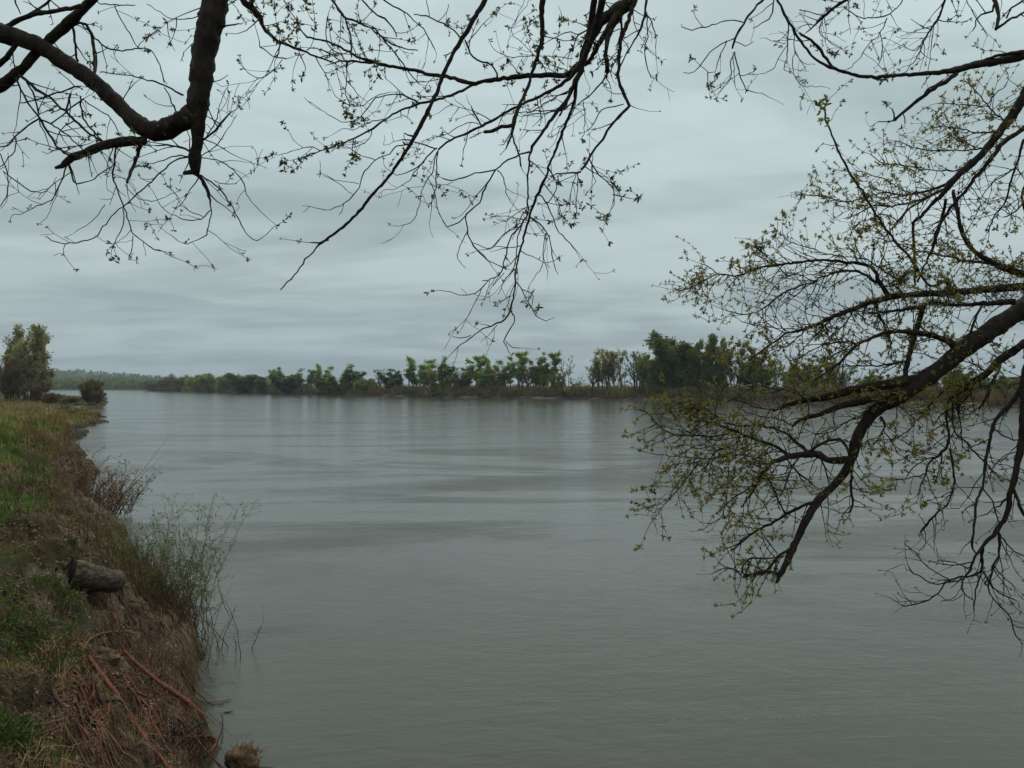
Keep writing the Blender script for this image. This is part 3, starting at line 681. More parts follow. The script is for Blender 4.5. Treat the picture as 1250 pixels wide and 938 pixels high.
C1 = """800,-75,26 772,-5,20 755,12,17 735,25,14 722,45,12 713,65,11 710,78,11 700,86,10 692,92,8 670,92,7 640,93,7 615,96,6.5 590,100,6 575,102,6 550,95,5.5 530,92,5.5 510,87,5.5 490,83,5 470,80,5 455,76,5 440,71,4 420,60,3.5 405,53,3 385,48,3 375,45,3 368,38,2 360,22,2 350,8,1.5 345,-3,1.5
455,77,4 430,75,3.5 415,75,3 405,78,2 396,80,1
580,102,5 565,110,4.5 550,117,4.5 535,121,4.5 525,124,4 512,126,4 495,133,3.5 480,140,3.5 470,146,3 455,157,3.5 440,165,3 420,174,2.5 392,184,2.5 364,194,1.5
392,184,2 382,180,2 370,181,1.5 350,187,1.2 340,189,1
370,181,1.2 363,176,1 358,171,1
470,146,1.5 450,150,2 440,155,1.5 430,158,1.5 418,157,1
455,158,2 450,170,1.5 445,175,1.5 430,180,1.2 420,180,1
512,126,3.5 500,120,3 490,116,2.5 475,116,2 460,120,2 450,130,2 440,143,1.5 430,148,1.5 418,149,1.5 405,143,1.5 392,134,1
423,75,2.5 423,97,2 432,108,1.5 440,118,1
423,95,1.5 422,115,2 428,130,2
428,130,2 415,122,1.5 407,114,1
430,130,1.5 445,128,1.5 458,118,1.5 475,112,1.2
400,-8,4 410,7,4 420,20,4 435,27,3.5 450,33,3 458,40,3 475,52,3 490,58,2.5 510,62,2
421,22,3 425,35,3 428,45,3 429,70,3
440,-2,3 455,15,3 470,24,3 480,35,2.5 485,45,2
455,33,2.5 470,50,3 480,62,2.5 492,78,2.5 505,95,2 512,103,1.5
465,-2,2.5 480,8,2.5 493,14,2.5 505,25,2 520,40,2 530,60,2
505,18,2 520,20,2.5 535,26,2.5 548,33,2.5 562,46,3
520,-2,1.5 524,20,1.5
535,26,1.5 545,15,1.2 548,5,1.2
400,20,2 398,40,2 402,58,2 415,66,1.8 420,75,1.5
607,96,3.5 607,90,3.5 600,80,3 588,75,3 577,70,3 572,60,3.5 568,50,3
764,6,14 752,22,12 742,38,10 732,52,7 722,70,6 714,80,6
752,25,8 745,40,7 740,60,6 741,78,6 742,88,7
742,88,4 735,100,3 725,112,2.5 715,120,2.5 705,128,2
758,15,4 758,35,4 757,55,3.5 753,68,3 748,82,2 745,90,2
735,25,3 715,38,3 707,42,3 700,55,2 693,70,1.5
707,41,2 690,40,2 670,50,1.5
735,-3,2 742,8,2 748,15,2
700,72,1.5 680,70,1.5 650,68,1.5 625,70,1.5 608,64,1.2 600,58,1
655,70,1.5 640,55,1.2 625,40,1.2 632,20,1.2 640,0,1
618,62,1 622,45,1 632,22,1 645,5,1"""
make_limb(treeA, C1, 3.1, 103, 'curving limb at the top centre that arches left across the sky', 5.2, .9, 'bud', .015, ((-1.5,-1.8,7.9), .12), tlen=(.05,.18), drift=.22)
C3 = """706,82,7 698,92,6 685,104,5.5 665,115,5 645,124,4 625,133,4 605,146,4 588,154,4 570,163,4 555,168,3.5 542,176,3.5 535,182,3.5
533,182,2.5 525,188,2.5 515,200,2.5 503,208,2 490,213,1.5 483,213,1.5 470,206,1
518,198,2 505,210,1.8 500,220,1.5 485,230,1.2 470,232,1
534,184,2 530,200,2 527,212,2 520,222,2 515,235,1.5 512,250,1.5 508,262,1.5 500,272,1.2 487,277,1
535,183,2 533,200,2 533,222,2 530,235,2 527,250,1.5 527,255,1.2
520,215,1.5 528,228,1.5 532,240,1.5 534,255,1.5 538,265,1.5 545,277,1.2
532,225,1.2 545,226,1.2 552,222,1
533,182,2.5 520,177,2.5 507,175,2.5
587,154,3 583,145,3 578,135,3 575,130,2
586,152,2 575,149,1.5 560,155,1.5 548,163,1.5 530,167,1.2 515,173,1
600,147,1.5 615,140,1.5 640,137,1.8 665,136,2 690,134,2"""
make_limb(treeA, C3, 3.05, 104, 'slender branch slanting down left from the centre limb', 4.5, .45, 'bud', .013, ((0.35,2.7,4.9), .02), tlen=(.06,.2))
C2 = """606,-40,8 592,0,7.5 580,20,7 568,42,7 555,62,6 545,82,6 535,108,5.5 525,130,6 515,150,6.5 505,170,6 490,193,5 475,215,4.5 455,238,4.5 435,262,4.5 415,280,4 398,293,4 385,303,2.5 370,322,2.5 355,340,2.5 343,354,2
400,292,4 390,296,3 379,296,2.5
505,168,4 498,165,3 494,163,2
502,171,2.5 490,172,2
523,138,3 525,145,2
500,175,2.5 480,181,2.5 475,188,2 458,196,2 445,210,2 440,222,2 435,235,2 425,245,2 410,254,1.5 398,258,1
458,196,1.5 440,190,1.5 430,183,1.2 420,178,1
438,224,1.5 420,222,1.2 407,220,1
420,250,1.5 418,258,1
432,237,1.2 422,232,1"""
make_limb(treeA, C2, 2.4, 105, 'long bare stick like branch slanting down left with no leaves', .25, .05, 'bud', .010, ((-.6,-.4,7.4), .03), tlen=(.03,.08), drift=.1)
C4 = """668,-50,9 663,0,8 661,10,8 662,30,7 661,50,6.5 656,70,5.5 650,88,5 645,105,5 638,120,5 632,135,6 627,150,6.5 625,165,4
626,153,6 612,155,6 602,159,6 592,162,5
625,164,4 620,175,3.5 618,182,2.5
625,165,3 630,180,3 634,193,3 636,203,3
663,45,2 680,48,2 687,50,1.5
683,50,1.5 683,58,3
656,73,2 665,83,2 668,90,2"""
make_limb(treeA, C4, 2.55, 106, 'straight hanging branch with blunt broken tips at the top centre', .5, .15, 'bud', .010, ((-.5,-.5,7.6), .03), tlen=(.03,.1), drift=.1)
C5 = """712,74,9 708,88,8 700,105,6 690,125,6 680,137,6 670,150,5 660,165,4.5 650,180,4.5 647,190,3.5 645,205,3 644,230,3 644,250,3 645,258,3
647,185,4 635,190,3 620,196,3 605,207,2.5 590,210,2.5 575,213,2.5 565,218,2.5 550,220,2.5 540,219,2
605,207,3 598,220,3 590,235,3 585,247,2.5 575,257,2.5 569,262,2.5 570,280,2.5 578,300,2.5 595,318,2 612,325,1.5
607,208,2 615,218,2 618,235,1.5 625,250,1.2
570,262,2 560,272,2 545,277,2 540,270,1.5
571,280,2 562,300,1.5 558,312,1.5 563,322,1.2 568,328,1
578,297,1.5 590,302,1.5 600,303,1.5 612,290,1.5 625,280,1.5 635,272,1.5
712,85,6 704,100,5.5 700,125,5 695,140,5 685,165,5 677,185,4.5 668,210,4 660,228,5 655,240,4.5 648,260,4.5 642,280,4 636,300,3.5 632,318,3 629,335,3 628,350,3 625,370,3 620,385,3 612,393,3 600,397,2.5 590,402,2.5 580,409,2 568,417,2 558,424,1.5 553,430,1
606,397,1.5 600,405,1.2
575,410,1.5 562,413,1.5 553,411,1
621,378,2 628,388,2 628,393,2 620,405,2 616,418,2 620,428,1.2
617,417,1.5 625,425,1.5 633,426,1.5
630,343,2 637,355,2 645,370,2 650,380,2 658,388,1.5 667,392,1.5 677,387,1
637,353,1.5 648,358,1.5 650,368,1.5 647,378,1.5
646,258,3 635,275,3 622,292,2.5 618,310,2.5 610,335,2.5 598,340,2 590,350,2 580,358,2 570,361,1.5 550,358,1.5 543,356,1
615,333,1.5 605,345,1.5 602,350,1.5
595,342,2 588,343,1.5
588,352,1.5 580,370,1.5 572,385,1.2 566,396,1
635,273,1.5 620,282,1.5 605,298,1.5 600,303,1.2
645,260,2 635,280,2.5 631,300,2 628,325,2 615,345,1.5 608,360,1.2
648,265,2.5 662,278,2.5 670,290,2 674,310,2 677,325,1.5 680,335,1
667,285,1.5 663,305,1.5 663,320,1.5 656,335,1.2
668,290,1.2 664,315,1.2 668,332,1.2
658,237,2.5 668,250,2.5 675,265,2 680,280,2 690,292,2 700,301,1.5
645,252,2 630,262,1.5 618,270,1.5 608,269,1
702,108,3 680,118,2.5 660,130,2 645,138,2
700,125,2.5 685,135,2.5 660,138,2 640,142,1.8
700,108,4 690,128,4 684,142,3.5
676,188,1.5 672,205,1.2 680,222,1.2 700,215,1.2"""
make_limb(treeA, C5, 3.12, 107, 'long drooping branch that hangs down the middle almost to the far trees', 3.0, .5, 'bud', .013, ((.32,2.95,4.85), .012), tlen=(.06,.2), droop=.02)
C7 = """782,-30,9 775,0,8 770,15,6 765,30,6 758,50,5 755,75,5 755,95,5 760,110,5 765,123,5 768,128,5 755,143,4.5 745,155,4 735,170,4 725,185,4 720,193,4 710,207,4
768,128,2 775,133,1.5
762,127,2 745,131,2 735,135,2 728,143,2 722,155,1.5 715,160,1.5
765,115,1.5 750,114,1.5 740,110,1.2
790,-8,5 788,15,4 782,35,4 777,45,3 765,65,2.5 756,85,2.5
710,210,3.5 700,211,3 685,212,2.5 675,215,2
705,211,2 705,225,2 704,240,1.5 703,252,1.5
720,195,2.5 727,208,2.5 740,222,2 748,230,2 750,240,2 750,250,1.5
748,238,2 758,240,2 768,243,1.5
682,214,2 680,225,2 673,243,2 665,250,1.5
703,212,1.5 698,230,1.5 695,250,1.2
790,15,2.5 790,45,2 787,60,2 790,80,2 795,95,1.5
790,18,2.5 798,32,2 801,50,1.5 800,60,1.2
724,190,1.5 722,208,1.5 727,222,1.2 723,228,1
704,92,4 704,110,4 702,125,3
712,125,2 714,150,1.5 711,172,1.5"""
make_limb(treeA, C7, 3.15, 108, 'elbowed branch hanging right of the centre limb', 3.4, .65, 'bud', .014, ((-.9,-.9,7.9), .04), tlen=(.06,.2), droop=.02)
# a rough upper crown for the same tree, above the picture
def upper(parent, base, seed, n, zr, dirs, r0):
    for i_ in range(n):
        random.seed(seed+i_); bk = MB(); tw = bk; lf = MB(); p = base+Vector((0, 0, random.uniform(*zr)))
        a = R(random.uniform(*dirs)); d = Vector((math.sin(a), math.cos(a), random.uniform(.45, 1.0))).normalized()
        pts = [p]; q = p.copy()
        for _ in range(12): d = (d+rdir()*.12).normalized(); q = q+d*.3; pts.append(q.copy())
        bk.tube(pts, [r0*(1-.065*k) for k in range(13)], 8, True, .08)
        for j_ in range(3, 13):
            for _ in range(2):
                dd = (pts[j_]-pts[j_-1]).normalized()+rdir()*.9; c = pts[j_].copy(); sp = [c.copy()]
                for _ in range(6): dd = (dd+rdir()*.2).normalized(); c = c+dd*.16; sp.append(c.copy())
                bk.tube(sp, [.014-.0018*k for k in range(7)], 4, False)
                for s_ in sp[2:]: sprig(tw, lf, s_, dd+rdir(), .3, .0025, 1, .5, .018, 0)
        l_ = bk.build('limb', M['bark'], parent)
        for mb, nm, m in ((lf, 'foliage', M['bud']),):
            o = mb.build(nm, m, None, nm == 'twigs'); o.parent = l_
upper(treeA, Vector((-1.6,-2.1,0)), 300, 7, (8.0, 10.8), (60, 330), .07)
# ---- tree on the bank to the right
tB = Vector((4.3, 1.3, hz(4.3, 1.3)))
treeB = empty('leafing_tree', tB, 'leafing tree at the right whose long limbs droop low over the water', 'tree')
trunk(treeB, tB, Vector((4.6, .9, 11)), .30, .03, 6)
R1 = """1275,62,14 1250,68,12 1230,73,11 1205,77,10 1180,82,9 1165,86,9 1140,89,6 1100,92,5.5 1060,94,5 1040,91,5 1025,86,5 1012,82,5 995,72,4 985,60,4 975,47,4 968,35,4 960,22,4 950,3,4 944,-12,4 938,-10,4 932,0,4 917,15,3.5 908,30,3.5 897,47,4 895,60,3
1018,84,5 1008,72,4.5 998,58,4.5 985,47,4 975,40,3.5
1250,63,6 1230,66,5.5 1205,72,4 1180,80,4
1168,90,7 1150,102,6 1135,112,5.5 1120,123,5.5 1105,135,5 1092,146,5
1150,98,3 1135,108,3 1125,120,3
1091,147,2.5 1080,149,2 1072,148,2
1103,138,2 1105,152,2
1092,146,3 1090,132,2.5
962,28,2.5 962,50,2 960,70,2 957,85,1.5
962,52,1.5 950,72,1.5 942,85,1.5 932,90,1.2
960,54,1.2 948,52,1.2 938,48,1
968,35,2 970,60,1.5 968,75,1.5 969,90,1.5 975,102,1.5 985,106,1.5 995,106,1
970,62,1.2 980,77,1.2 995,78,1
970,62,1.2 978,75,1.2 983,87,1
945,-2,2.5 942,15,2.5 938,24,2.5 930,28,2 920,35,1.5
943,5,2 935,10,1.5 923,20,1.2
908,27,2 890,25,2 875,29,2 860,33,2 845,36,2 832,34,1.5 831,30,1
858,33,1.5 853,27,1.2 845,12,1
897,47,2.5 888,50,2 875,57,2 862,70,2 855,80,2 848,87,1.5 835,89,1.2
888,50,2 880,65,2 875,80,1.5 873,88,1.5 865,88,1.5 857,82,1.2
864,88,2.5 864,106,1
895,62,2.5 899,75,2.5 903,90,2 908,105,2 917,112,1.5 930,115,1
895,65,2 892,80,2 893,95,1.5 880,110,1
895,64,1.5 896,90,1.5 897,105,1.2
902,92,1.5 915,91,1.5 925,83,1
898,50,1.5 910,56,1.5 920,51,1
1250,0,3.5 1235,10,3 1228,22,3"""
make_limb(treeB, R1, 3.3, 201, 'long thin limb entering high at the right edge and curling up left', 1.5, .85, 'bud', .014, ((4.45,1.1,6.3), .07), tlen=(.05,.16), drift=.15)
R1b = """1060,-30,7 1040,-5,5 1020,8,5 1005,20,5 995,30,3 985,40,2
1005,20,2 990,15,1.5 975,12,2
1030,8,2 1038,15,2 1050,22,2 1060,22,2 1080,20,2.5 1095,10,2 1105,-4,2
1083,22,2 1075,40,2 1060,55,1.5 1050,70,1.5 1035,84,1.5
1075,40,1.5 1077,65,1.5 1072,80,1.2
1005,22,2 1000,38,1.6 1010,50,1.5 1020,56,1.2
998,30,1.5 985,30,1.5 975,36,1.3"""
make_limb(treeB, R1b, 3.5, 202, 'twiggy budding branch end dipping in at the top edge right of centre', 11, 1.0, 'bud', .015, ((4.5,1.0,7.3), .04), tlen=(.05,.16))
R1c = """1222,-60,9 1213,-10,6 1216,5,5.5 1219,18,5 1216,35,5
1216,35,5 1230,26,4 1245,18,4 1265,8,4
1215,2,4 1210,14,3.5 1198,18,3 1192,25,2.5 1188,38,2
1170,-40,5 1155,-5,4 1147,20,3.5 1138,32,3 1128,50,2.5 1120,68,2 1105,88,1.5
1140,30,2 1137,60,1.5 1133,85,1.2
1146,20,2 1130,45,1.8 1118,62,1.5 1105,58,1.3
1178,-2,1.5 1190,20,1.5 1200,35,1.5 1205,45,1"""
make_limb(treeB, R1c, 3.4, 203, 'dark broken branch stub with thin hanging twigs at the top right', 5, .8, 'bud', .014, ((4.5,1.0,7.0), .05), tlen=(.05,.2), droop=.02)
R2 = """1300,45,18 1275,80,16 1250,118,13 1240,135,13 1225,155,11 1210,175,10 1192,195,9 1172,212,9 1160,225,9 1150,237,7 1135,252,5 1120,268,5 1115,272,4
1115,272,4.5 1116,300,4.5 1117,330,4 1117,348,3
1165,220,5 1148,228,4.5 1125,235,4 1100,238,3 1080,235,2.5 1060,240,2.5 1030,247,2 1005,240,2 975,238,1.5
1155,230,4 1130,243,4 1110,255,3.5 1095,272,3 1080,290,2.5
1152,232,4 1120,245,3.5 1090,252,3 1065,252,2.5 1045,262,2
1190,197,3 1170,208,2.5 1140,208,2 1110,203,2 1080,200,2 1062,188,1.5
1205,180,3 1180,184,2.5 1150,184,2 1120,182,2 1095,172,1.5
1218,162,3 1195,162,2.5 1175,158,2 1155,155,1.5 1140,155,1.5
1228,150,3 1208,132,2.5 1195,115,2 1183,102,2 1178,98,2
1206,130,2 1175,128,2 1145,126,1.5
1205,128,2 1215,115,2 1228,105,1.5
1110,238,2 1085,222,2 1060,212,1.8 1045,208,1.5
1100,272,2 1080,262,1.8 1055,270,1.5 1035,280,1.5"""
make_limb(treeB, R2, 3.7, 204, 'dark limb slanting down left from the right edge, fanning into budding twigs', 15, 1.3, 'leaf', .0125, ((4.4,1.15,5.9), .09), tlen=(.05,.2), drift=.3, spots=[(1060,245,40,16,60),(1120,240,30,14,40),(1000,243,30,10,40),(1130,165,50,20,50),(1100,205,40,12,40)])
R3 = """1275,140,9 1245,160,7 1225,175,6 1205,200,6 1190,218,5.5 1175,238,5 1162,252,4.5 1148,275,4.5 1140,300,4 1130,320,3.5 1120,345,3
1155,243,5 1151,262,4.5 1142,290,4.5 1137,310,4
1250,170,5 1243,195,4 1235,220,3.5 1228,245,3 1215,262,2.5 1205,285,2
1240,205,3 1225,215,2.5 1210,225,2 1195,245,1.5
1262,180,4 1255,215,4 1248,240,3.5 1252,262,3
1225,265,2 1240,258,2.5 1255,240,3"""
make_limb(treeB, R3, 3.6, 205, 'second thinner branch running below the dark slanting limb', 14, 1.2, 'leaf', .0125, ((4.4,1.15,5.4), .05), tlen=(.05,.2), drift=.25)
R4 = """1300,342,12 1270,346,11 1250,350,11 1225,352,10 1190,355,9 1150,358,9 1110,360,8 1085,363,9 1060,370,7 1040,378,7 1015,388,6 990,400,4.5 960,408,3.5 935,425,3 915,440,2
1270,338,11 1250,335,10 1225,327,9 1210,320,8 1190,308,6.5 1178,293,6 1172,275,6 1167,250,6 1164,232,5
1085,362,7 1077,350,6 1070,335,6 1065,328,5.5 1050,322,5 1030,320,4.5 1005,318,4 985,319,4 960,322,4 935,325,3.5 918,330,3 903,336,3 890,336,2.5 875,335,2 860,343,2 845,350,2 832,355,1.5
1070,345,5 1055,335,4 1040,331,4 1020,333,3.5 1005,338,3 990,345,3 970,352,3 950,362,3 935,375,2.5 920,382,2 900,383,2 880,376,1.5
1100,345,3 1080,332,3 1060,318,2.5 1040,314,2 1010,310,2 985,302,2 965,297,1.5 955,285,1.5
989,343,2 975,335,2 960,336,2 950,325,2 935,312,2 922,300,2
958,336,1.5 945,350,1.5 935,365,1.5 925,372,1.2
1070,370,5 1073,385,4.5 1080,400,4 1088,420,4
1000,338,2 992,355,2 985,370,1.5
1008,337,1.5 1000,355,1.5 993,372,1.5
1240,368,9 1215,370,8 1190,372,6 1165,373,5 1140,370,5 1120,375,6 1090,380,4 1060,382,3
1215,322,5 1190,320,4 1165,315,3.5 1140,310,3 1115,305,2.5 1095,297,2 1070,290,2
1085,350,3 1100,338,3 1118,330,3
878,335,2 868,328,1.8 856,322,1.5
890,336,1.5 882,345,1.5 876,350,1.2
960,408,2 945,400,2 925,398,1.8 905,392,1.5
985,402,2 965,420,2 945,430,1.8 925,445,1.5
1015,390,3 1000,405,2.5 985,420,2 975,432,1.8
1040,380,3 1030,398,2.5 1012,412,2 1000,430,1.8"""
make_limb(treeB, R4, 3.6, 206, 'heavily leafing limb running level from the right edge at mid height', 19, 1.7, 'leaf', .0125, ((4.3,1.2,4.6), .08), tlen=(.05,.19), drift=.3, spots=[(1110,345,28,14,90),(1135,365,40,14,110),(1190,350,45,16,130),(1235,345,30,16,70),(1165,318,30,12,50),(905,312,26,22,90),(935,345,30,25,50),(840,340,22,18,60),(1000,395,40,14,60),(1060,375,30,14,80),(1225,330,25,10,40)])
RY = """1130,345,4 1120,330,4 1108,312,4 1095,297,4 1082,280,4 1065,255,4 1055,238,4 1040,215,4 1030,198,3.5 1020,178,3.5 1013,160,3 1008,145,3 1007,130,2.5 1010,122,2
1007,135,2 1002,130,2 997,126,1.5
1009,150,1.5 1015,146,1.2"""
ly = make_limb(treeB, RY, 3.45, 207, 'upright shoot with bright yellow green leaves at its tip', 6, 1.2, 'leaf', .013, ((1.95,3.6,3.8), .012), tlen=(.03,.11), drift=.0)
random.seed(9); mb = MB()
for (x, y) in ((1008,122),(1010,128),(997,127),(1000,131),(1004,136),(1008,146),(1003,149),(1010,153),(1005,124)):
    for _ in range(7): mb.leaf(P(x+random.uniform(-2,2), y+random.uniform(-2,2), 3.45), rdir()+Vector((0,0,.5)), random.uniform(.016,.030), .012)
o = mb.build('foliage', M['leaf_bright'], None, False); o.parent = ly
R5 = """1330,322,32 1290,350,29 1250,377,25 1225,393,24 1200,410,25 1175,427,23 1155,444,21 1135,459,22 1115,473,20 1095,487,19 1075,497,17 1060,510,15 1048,530,14 1042,550,13 1038,565,12 1025,585,11 1010,600,10 998,612,11 992,622,10 982,640,10 972,660,9 963,680,9 955,698,8 948,712,4
1130,462,16 1080,470,13 1040,476,11 1010,485,10 985,488,8 960,495,6 943,502,4
1110,476,14 1060,488,10 1030,495,9 1010,502,7 985,510,6 970,518,4 968,522,3
1168,428,12 1160,418,9 1140,410,8 1120,407,8 1105,405,7 1085,405,6 1065,412,5 1045,422,5 1030,438,4 1015,450,4 1000,460,3
1105,465,7 1108,440,7 1115,415,8 1122,392,8 1128,370,7
1200,372,4 1190,390,4 1183,415,4
1046,420,3 1030,417,3 1010,420,2.5 990,428,2 970,440,2
1106,442,3 1060,447,2.5 1020,445,2 1000,440,2
1038,562,11 1025,562,10 1010,562,9 1000,555,10 985,555,9 965,557,8 950,562,7 935,572,6 928,582,5 925,590,4 915,605,3.5 905,620,2.5
965,557,6 945,545,5 925,537,4.5 905,530,4.5 890,524,4 875,517,3.5 860,505,3 845,497,2.5 828,492,2
988,553,5 970,538,5 958,528,4.5 940,522,4 920,520,4 900,520,3 885,515,3 860,500,2.5 840,492,2
988,552,5 1000,543,4.5 1015,537,4.5 1030,540,4.5 1037,555,5
890,530,3.5 870,533,3 850,532,3 820,530,2.5 800,515,2 790,505,2 780,500,1.5
1000,555,3 1008,575,3 1012,592,2
975,557,3 965,575,3 957,598,2.5
960,560,3 975,578,3 990,590,2.5
930,576,4 940,590,3.5 950,610,3 958,628,3
932,568,2 910,556,2 885,557,3 870,559,2.5 850,560,2.5 830,558,2 800,555,1.5
855,560,2 845,575,2 830,595,2 815,612,1.5 800,633,1
850,560,1.5 835,578,1.5 820,600,1.2
925,590,3 900,605,2.5 885,618,2 883,628,2 870,638,1.5 853,637,1
995,614,6 980,618,5.5 960,628,5 940,640,4.5 920,650,4 905,663,3.5 892,672,3
910,655,2.5 895,667,2 885,670,2
930,645,1.5 930,650,1.5 940,665,2 948,675,1.5
1040,570,4.5 1039,595,4 1041,610,4 1040,622,3 1030,627,2 1015,622,1.5 1000,618,1.5
1041,618,1.5 1055,620,1.5 1060,619,1
968,668,5 950,680,5 940,692,4 930,702,3.5
955,703,6 935,698,6 920,702,6 908,704,5
950,682,3 925,682,3 915,684,3 907,690,3 906,700,3
905,702,3 895,695,2.5 885,692,2 875,685,1.5
900,520,2 880,535,2 868,545,1.8 845,548,1.5
870,515,2 850,515,1.8 835,505,1.5
905,530,2 895,545,2 875,550,1.8 860,575,1.5
940,545,2 925,560,2 905,575,1.8 890,590,1.5 875,598,1.3
1062,510,3 1040,512,2.5 1020,525,2 1000,530,2 985,525,1.5
945,500,3 925,498,2.5 905,490,2 885,485,2 870,475,1.5
968,520,2.5 950,512,2 930,508,2 910,503,1.5
985,488,3 965,478,2.5 945,475,2 920,470,2 900,462,1.5
1075,510,5 1080,522,3 1070,538,3 1064,542,2
1078,525,2 1088,540,2 1098,555,1.5
1090,492,2 1117,513,2 1110,525,2 1095,535,2 1080,537,1.5"""
make_limb(treeB, R5, 3.3, 208, 'thickest limb reaching in from the right edge and drooping to a bare tip above the water', 16, 1.6, 'leaf', .0125, ((4.2,1.35,3.9), .14), 'bark', tlen=(.05,.18), drift=.3, spots=[(1050,475,60,14,120),(980,495,40,14,70),(860,505,35,20,120),(820,495,30,18,50),(940,525,35,18,80),(900,565,50,20,120),(870,590,25,15,40),(1130,412,40,12,90),(1160,425,20,12,40),(950,600,40,25,70),(900,540,40,20,60),(1040,430,30,16,40)])
R7 = """1300,400,13 1265,415,12 1250,420,11 1235,430,11 1220,440,10 1205,455,9 1190,465,9 1175,475,8 1162,488,6
1160,486,4 1155,500,4 1156,515,4 1158,530,4 1158,542,4.5 1150,552,4.5 1140,560,4 1133,567,3.5 1130,577,3 1126,590,2.5 1120,605,2
1140,558,2.5 1125,563,2 1115,570,2 1108,580,2
1128,578,2.5 1115,583,2 1100,585,2 1080,584,1.5 1060,580,1
1159,547,3.5 1163,570,3.5 1165,590,4 1162,605,3.5 1155,618,3 1145,625,3 1135,637,3.5 1127,645,4 1124,650,3
1124,652,1.5 1130,662,1.2 1140,671,1
1146,555,2 1130,552,2 1118,548,1.5 1105,540,1.5
1163,490,3 1165,525,3 1180,540,3 1195,558,3 1203,565,2.5 1215,578,2 1228,586,1.5
1168,485,3 1173,525,2.5 1175,545,2 1180,551,2 1187,545,1.5
1225,437,4 1215,460,4 1207,480,3.5 1195,500,3
1175,475,4 1165,470,4 1150,480,3 1135,495,2.5 1125,508,2
1190,465,4 1185,480,3.5 1170,495,3 1150,505,2.5 1140,520,2
1205,455,3 1190,445,2.5 1170,440,2 1150,450,2
1150,553,2 1147,570,2 1143,590,1.8 1146,592,1.3"""
make_limb(treeB, R7, 3.5, 209, 'second limb below the thickest one, ending in leafy clusters over the water', 14, 1.7, 'leaf', .013, ((4.25,1.3,3.3), .08), tlen=(.05,.17), drift=.3, spots=[(1145,490,30,18,140),(1165,470,24,18,120),(1190,470,24,14,60),(1120,500,24,14,50),(1215,450,20,14,30)])
R6 = """1300,400,14 1262,436,11 1251,458,10 1250,480,9 1249,510,9 1246,545,9 1241,570,8.5 1237,590,8 1232,605,7.5 1231,622,7 1222,640,7 1212,653,6 1200,667,5.5 1190,680,4 1184,696,3.5 1176,708,3 1174,718,2.5 1180,728,2 1188,732,2
1229,608,4 1220,618,3 1215,620,2
1200,667,5 1199,685,4.5 1197,697,4 1185,703,3.5 1170,704,3 1160,708,3 1152,713,2.5 1145,725,2.5 1133,732,2.5 1120,737,2.5 1105,740,2 1097,738,1.5
1180,703,3 1170,710,2.5 1155,711,2.5 1140,713,2.5 1125,705,2.5 1112,697,2 1108,688,1.5
1158,708,2 1145,700,2 1130,690,2 1118,675,2 1105,665,1.5
1188,686,2.5 1170,690,2 1150,688,2 1135,685,1.5
1219,648,4.5 1220,665,4 1219,680,4 1212,692,4 1210,705,3 1206,717,2.5 1212,730,2.5 1220,740,2.5 1230,750,2.5 1235,762,2.5 1240,775,2 1248,788,1.5
1236,762,2 1243,766,2 1255,768,1.5
1199,697,3 1205,705,2.5 1215,720,2.5 1225,727,2.5 1240,733,2
1198,700,2.5 1193,715,2.5 1190,730,2.5 1189,745,2
1175,724,1.5 1165,733,1.5 1150,733,1.2
1220,652,3 1232,668,2.5 1242,675,2.5 1255,680,2
1213,690,2 1225,705,2 1238,716,1.5
1145,725,1.5 1160,733,1.5 1172,722,1.2
1238,597,5 1243,612,5 1250,628,5 1265,645,5
1275,450,9 1250,470,8 1240,485,7 1232,495,7 1222,505,6 1213,520,5.5 1208,540,5 1203,565,4.5 1200,590,4 1193,610,4 1190,630,4 1188,650,3.5 1186,663,3.5 1190,675,3
1200,597,3 1208,607,2.5 1214,620,2.5 1220,640,2
1212,620,1.5 1205,628,2 1195,630,1.5
1214,525,2.5 1230,535,2.5 1242,537,2.5
1242,552,2 1228,555,2 1218,565,2 1212,572,2 1208,585,2
1120,737,1.5 1108,732,1.3 1100,728,1
1108,698,1.3 1104,690,1.2 1095,692,1"""
make_limb(treeB, R6, 3.05, 210, 'bare looking dark reddish branch hanging down along the right edge', 5.5, .35, 'bud', .010, ((4.25,1.35,3.6), .07), tlen=(.05,.18), drift=.2)
upper(treeB, Vector((4.5,1.0,0)), 400, 7, (6.2, 9.2), (20, 230), .07)
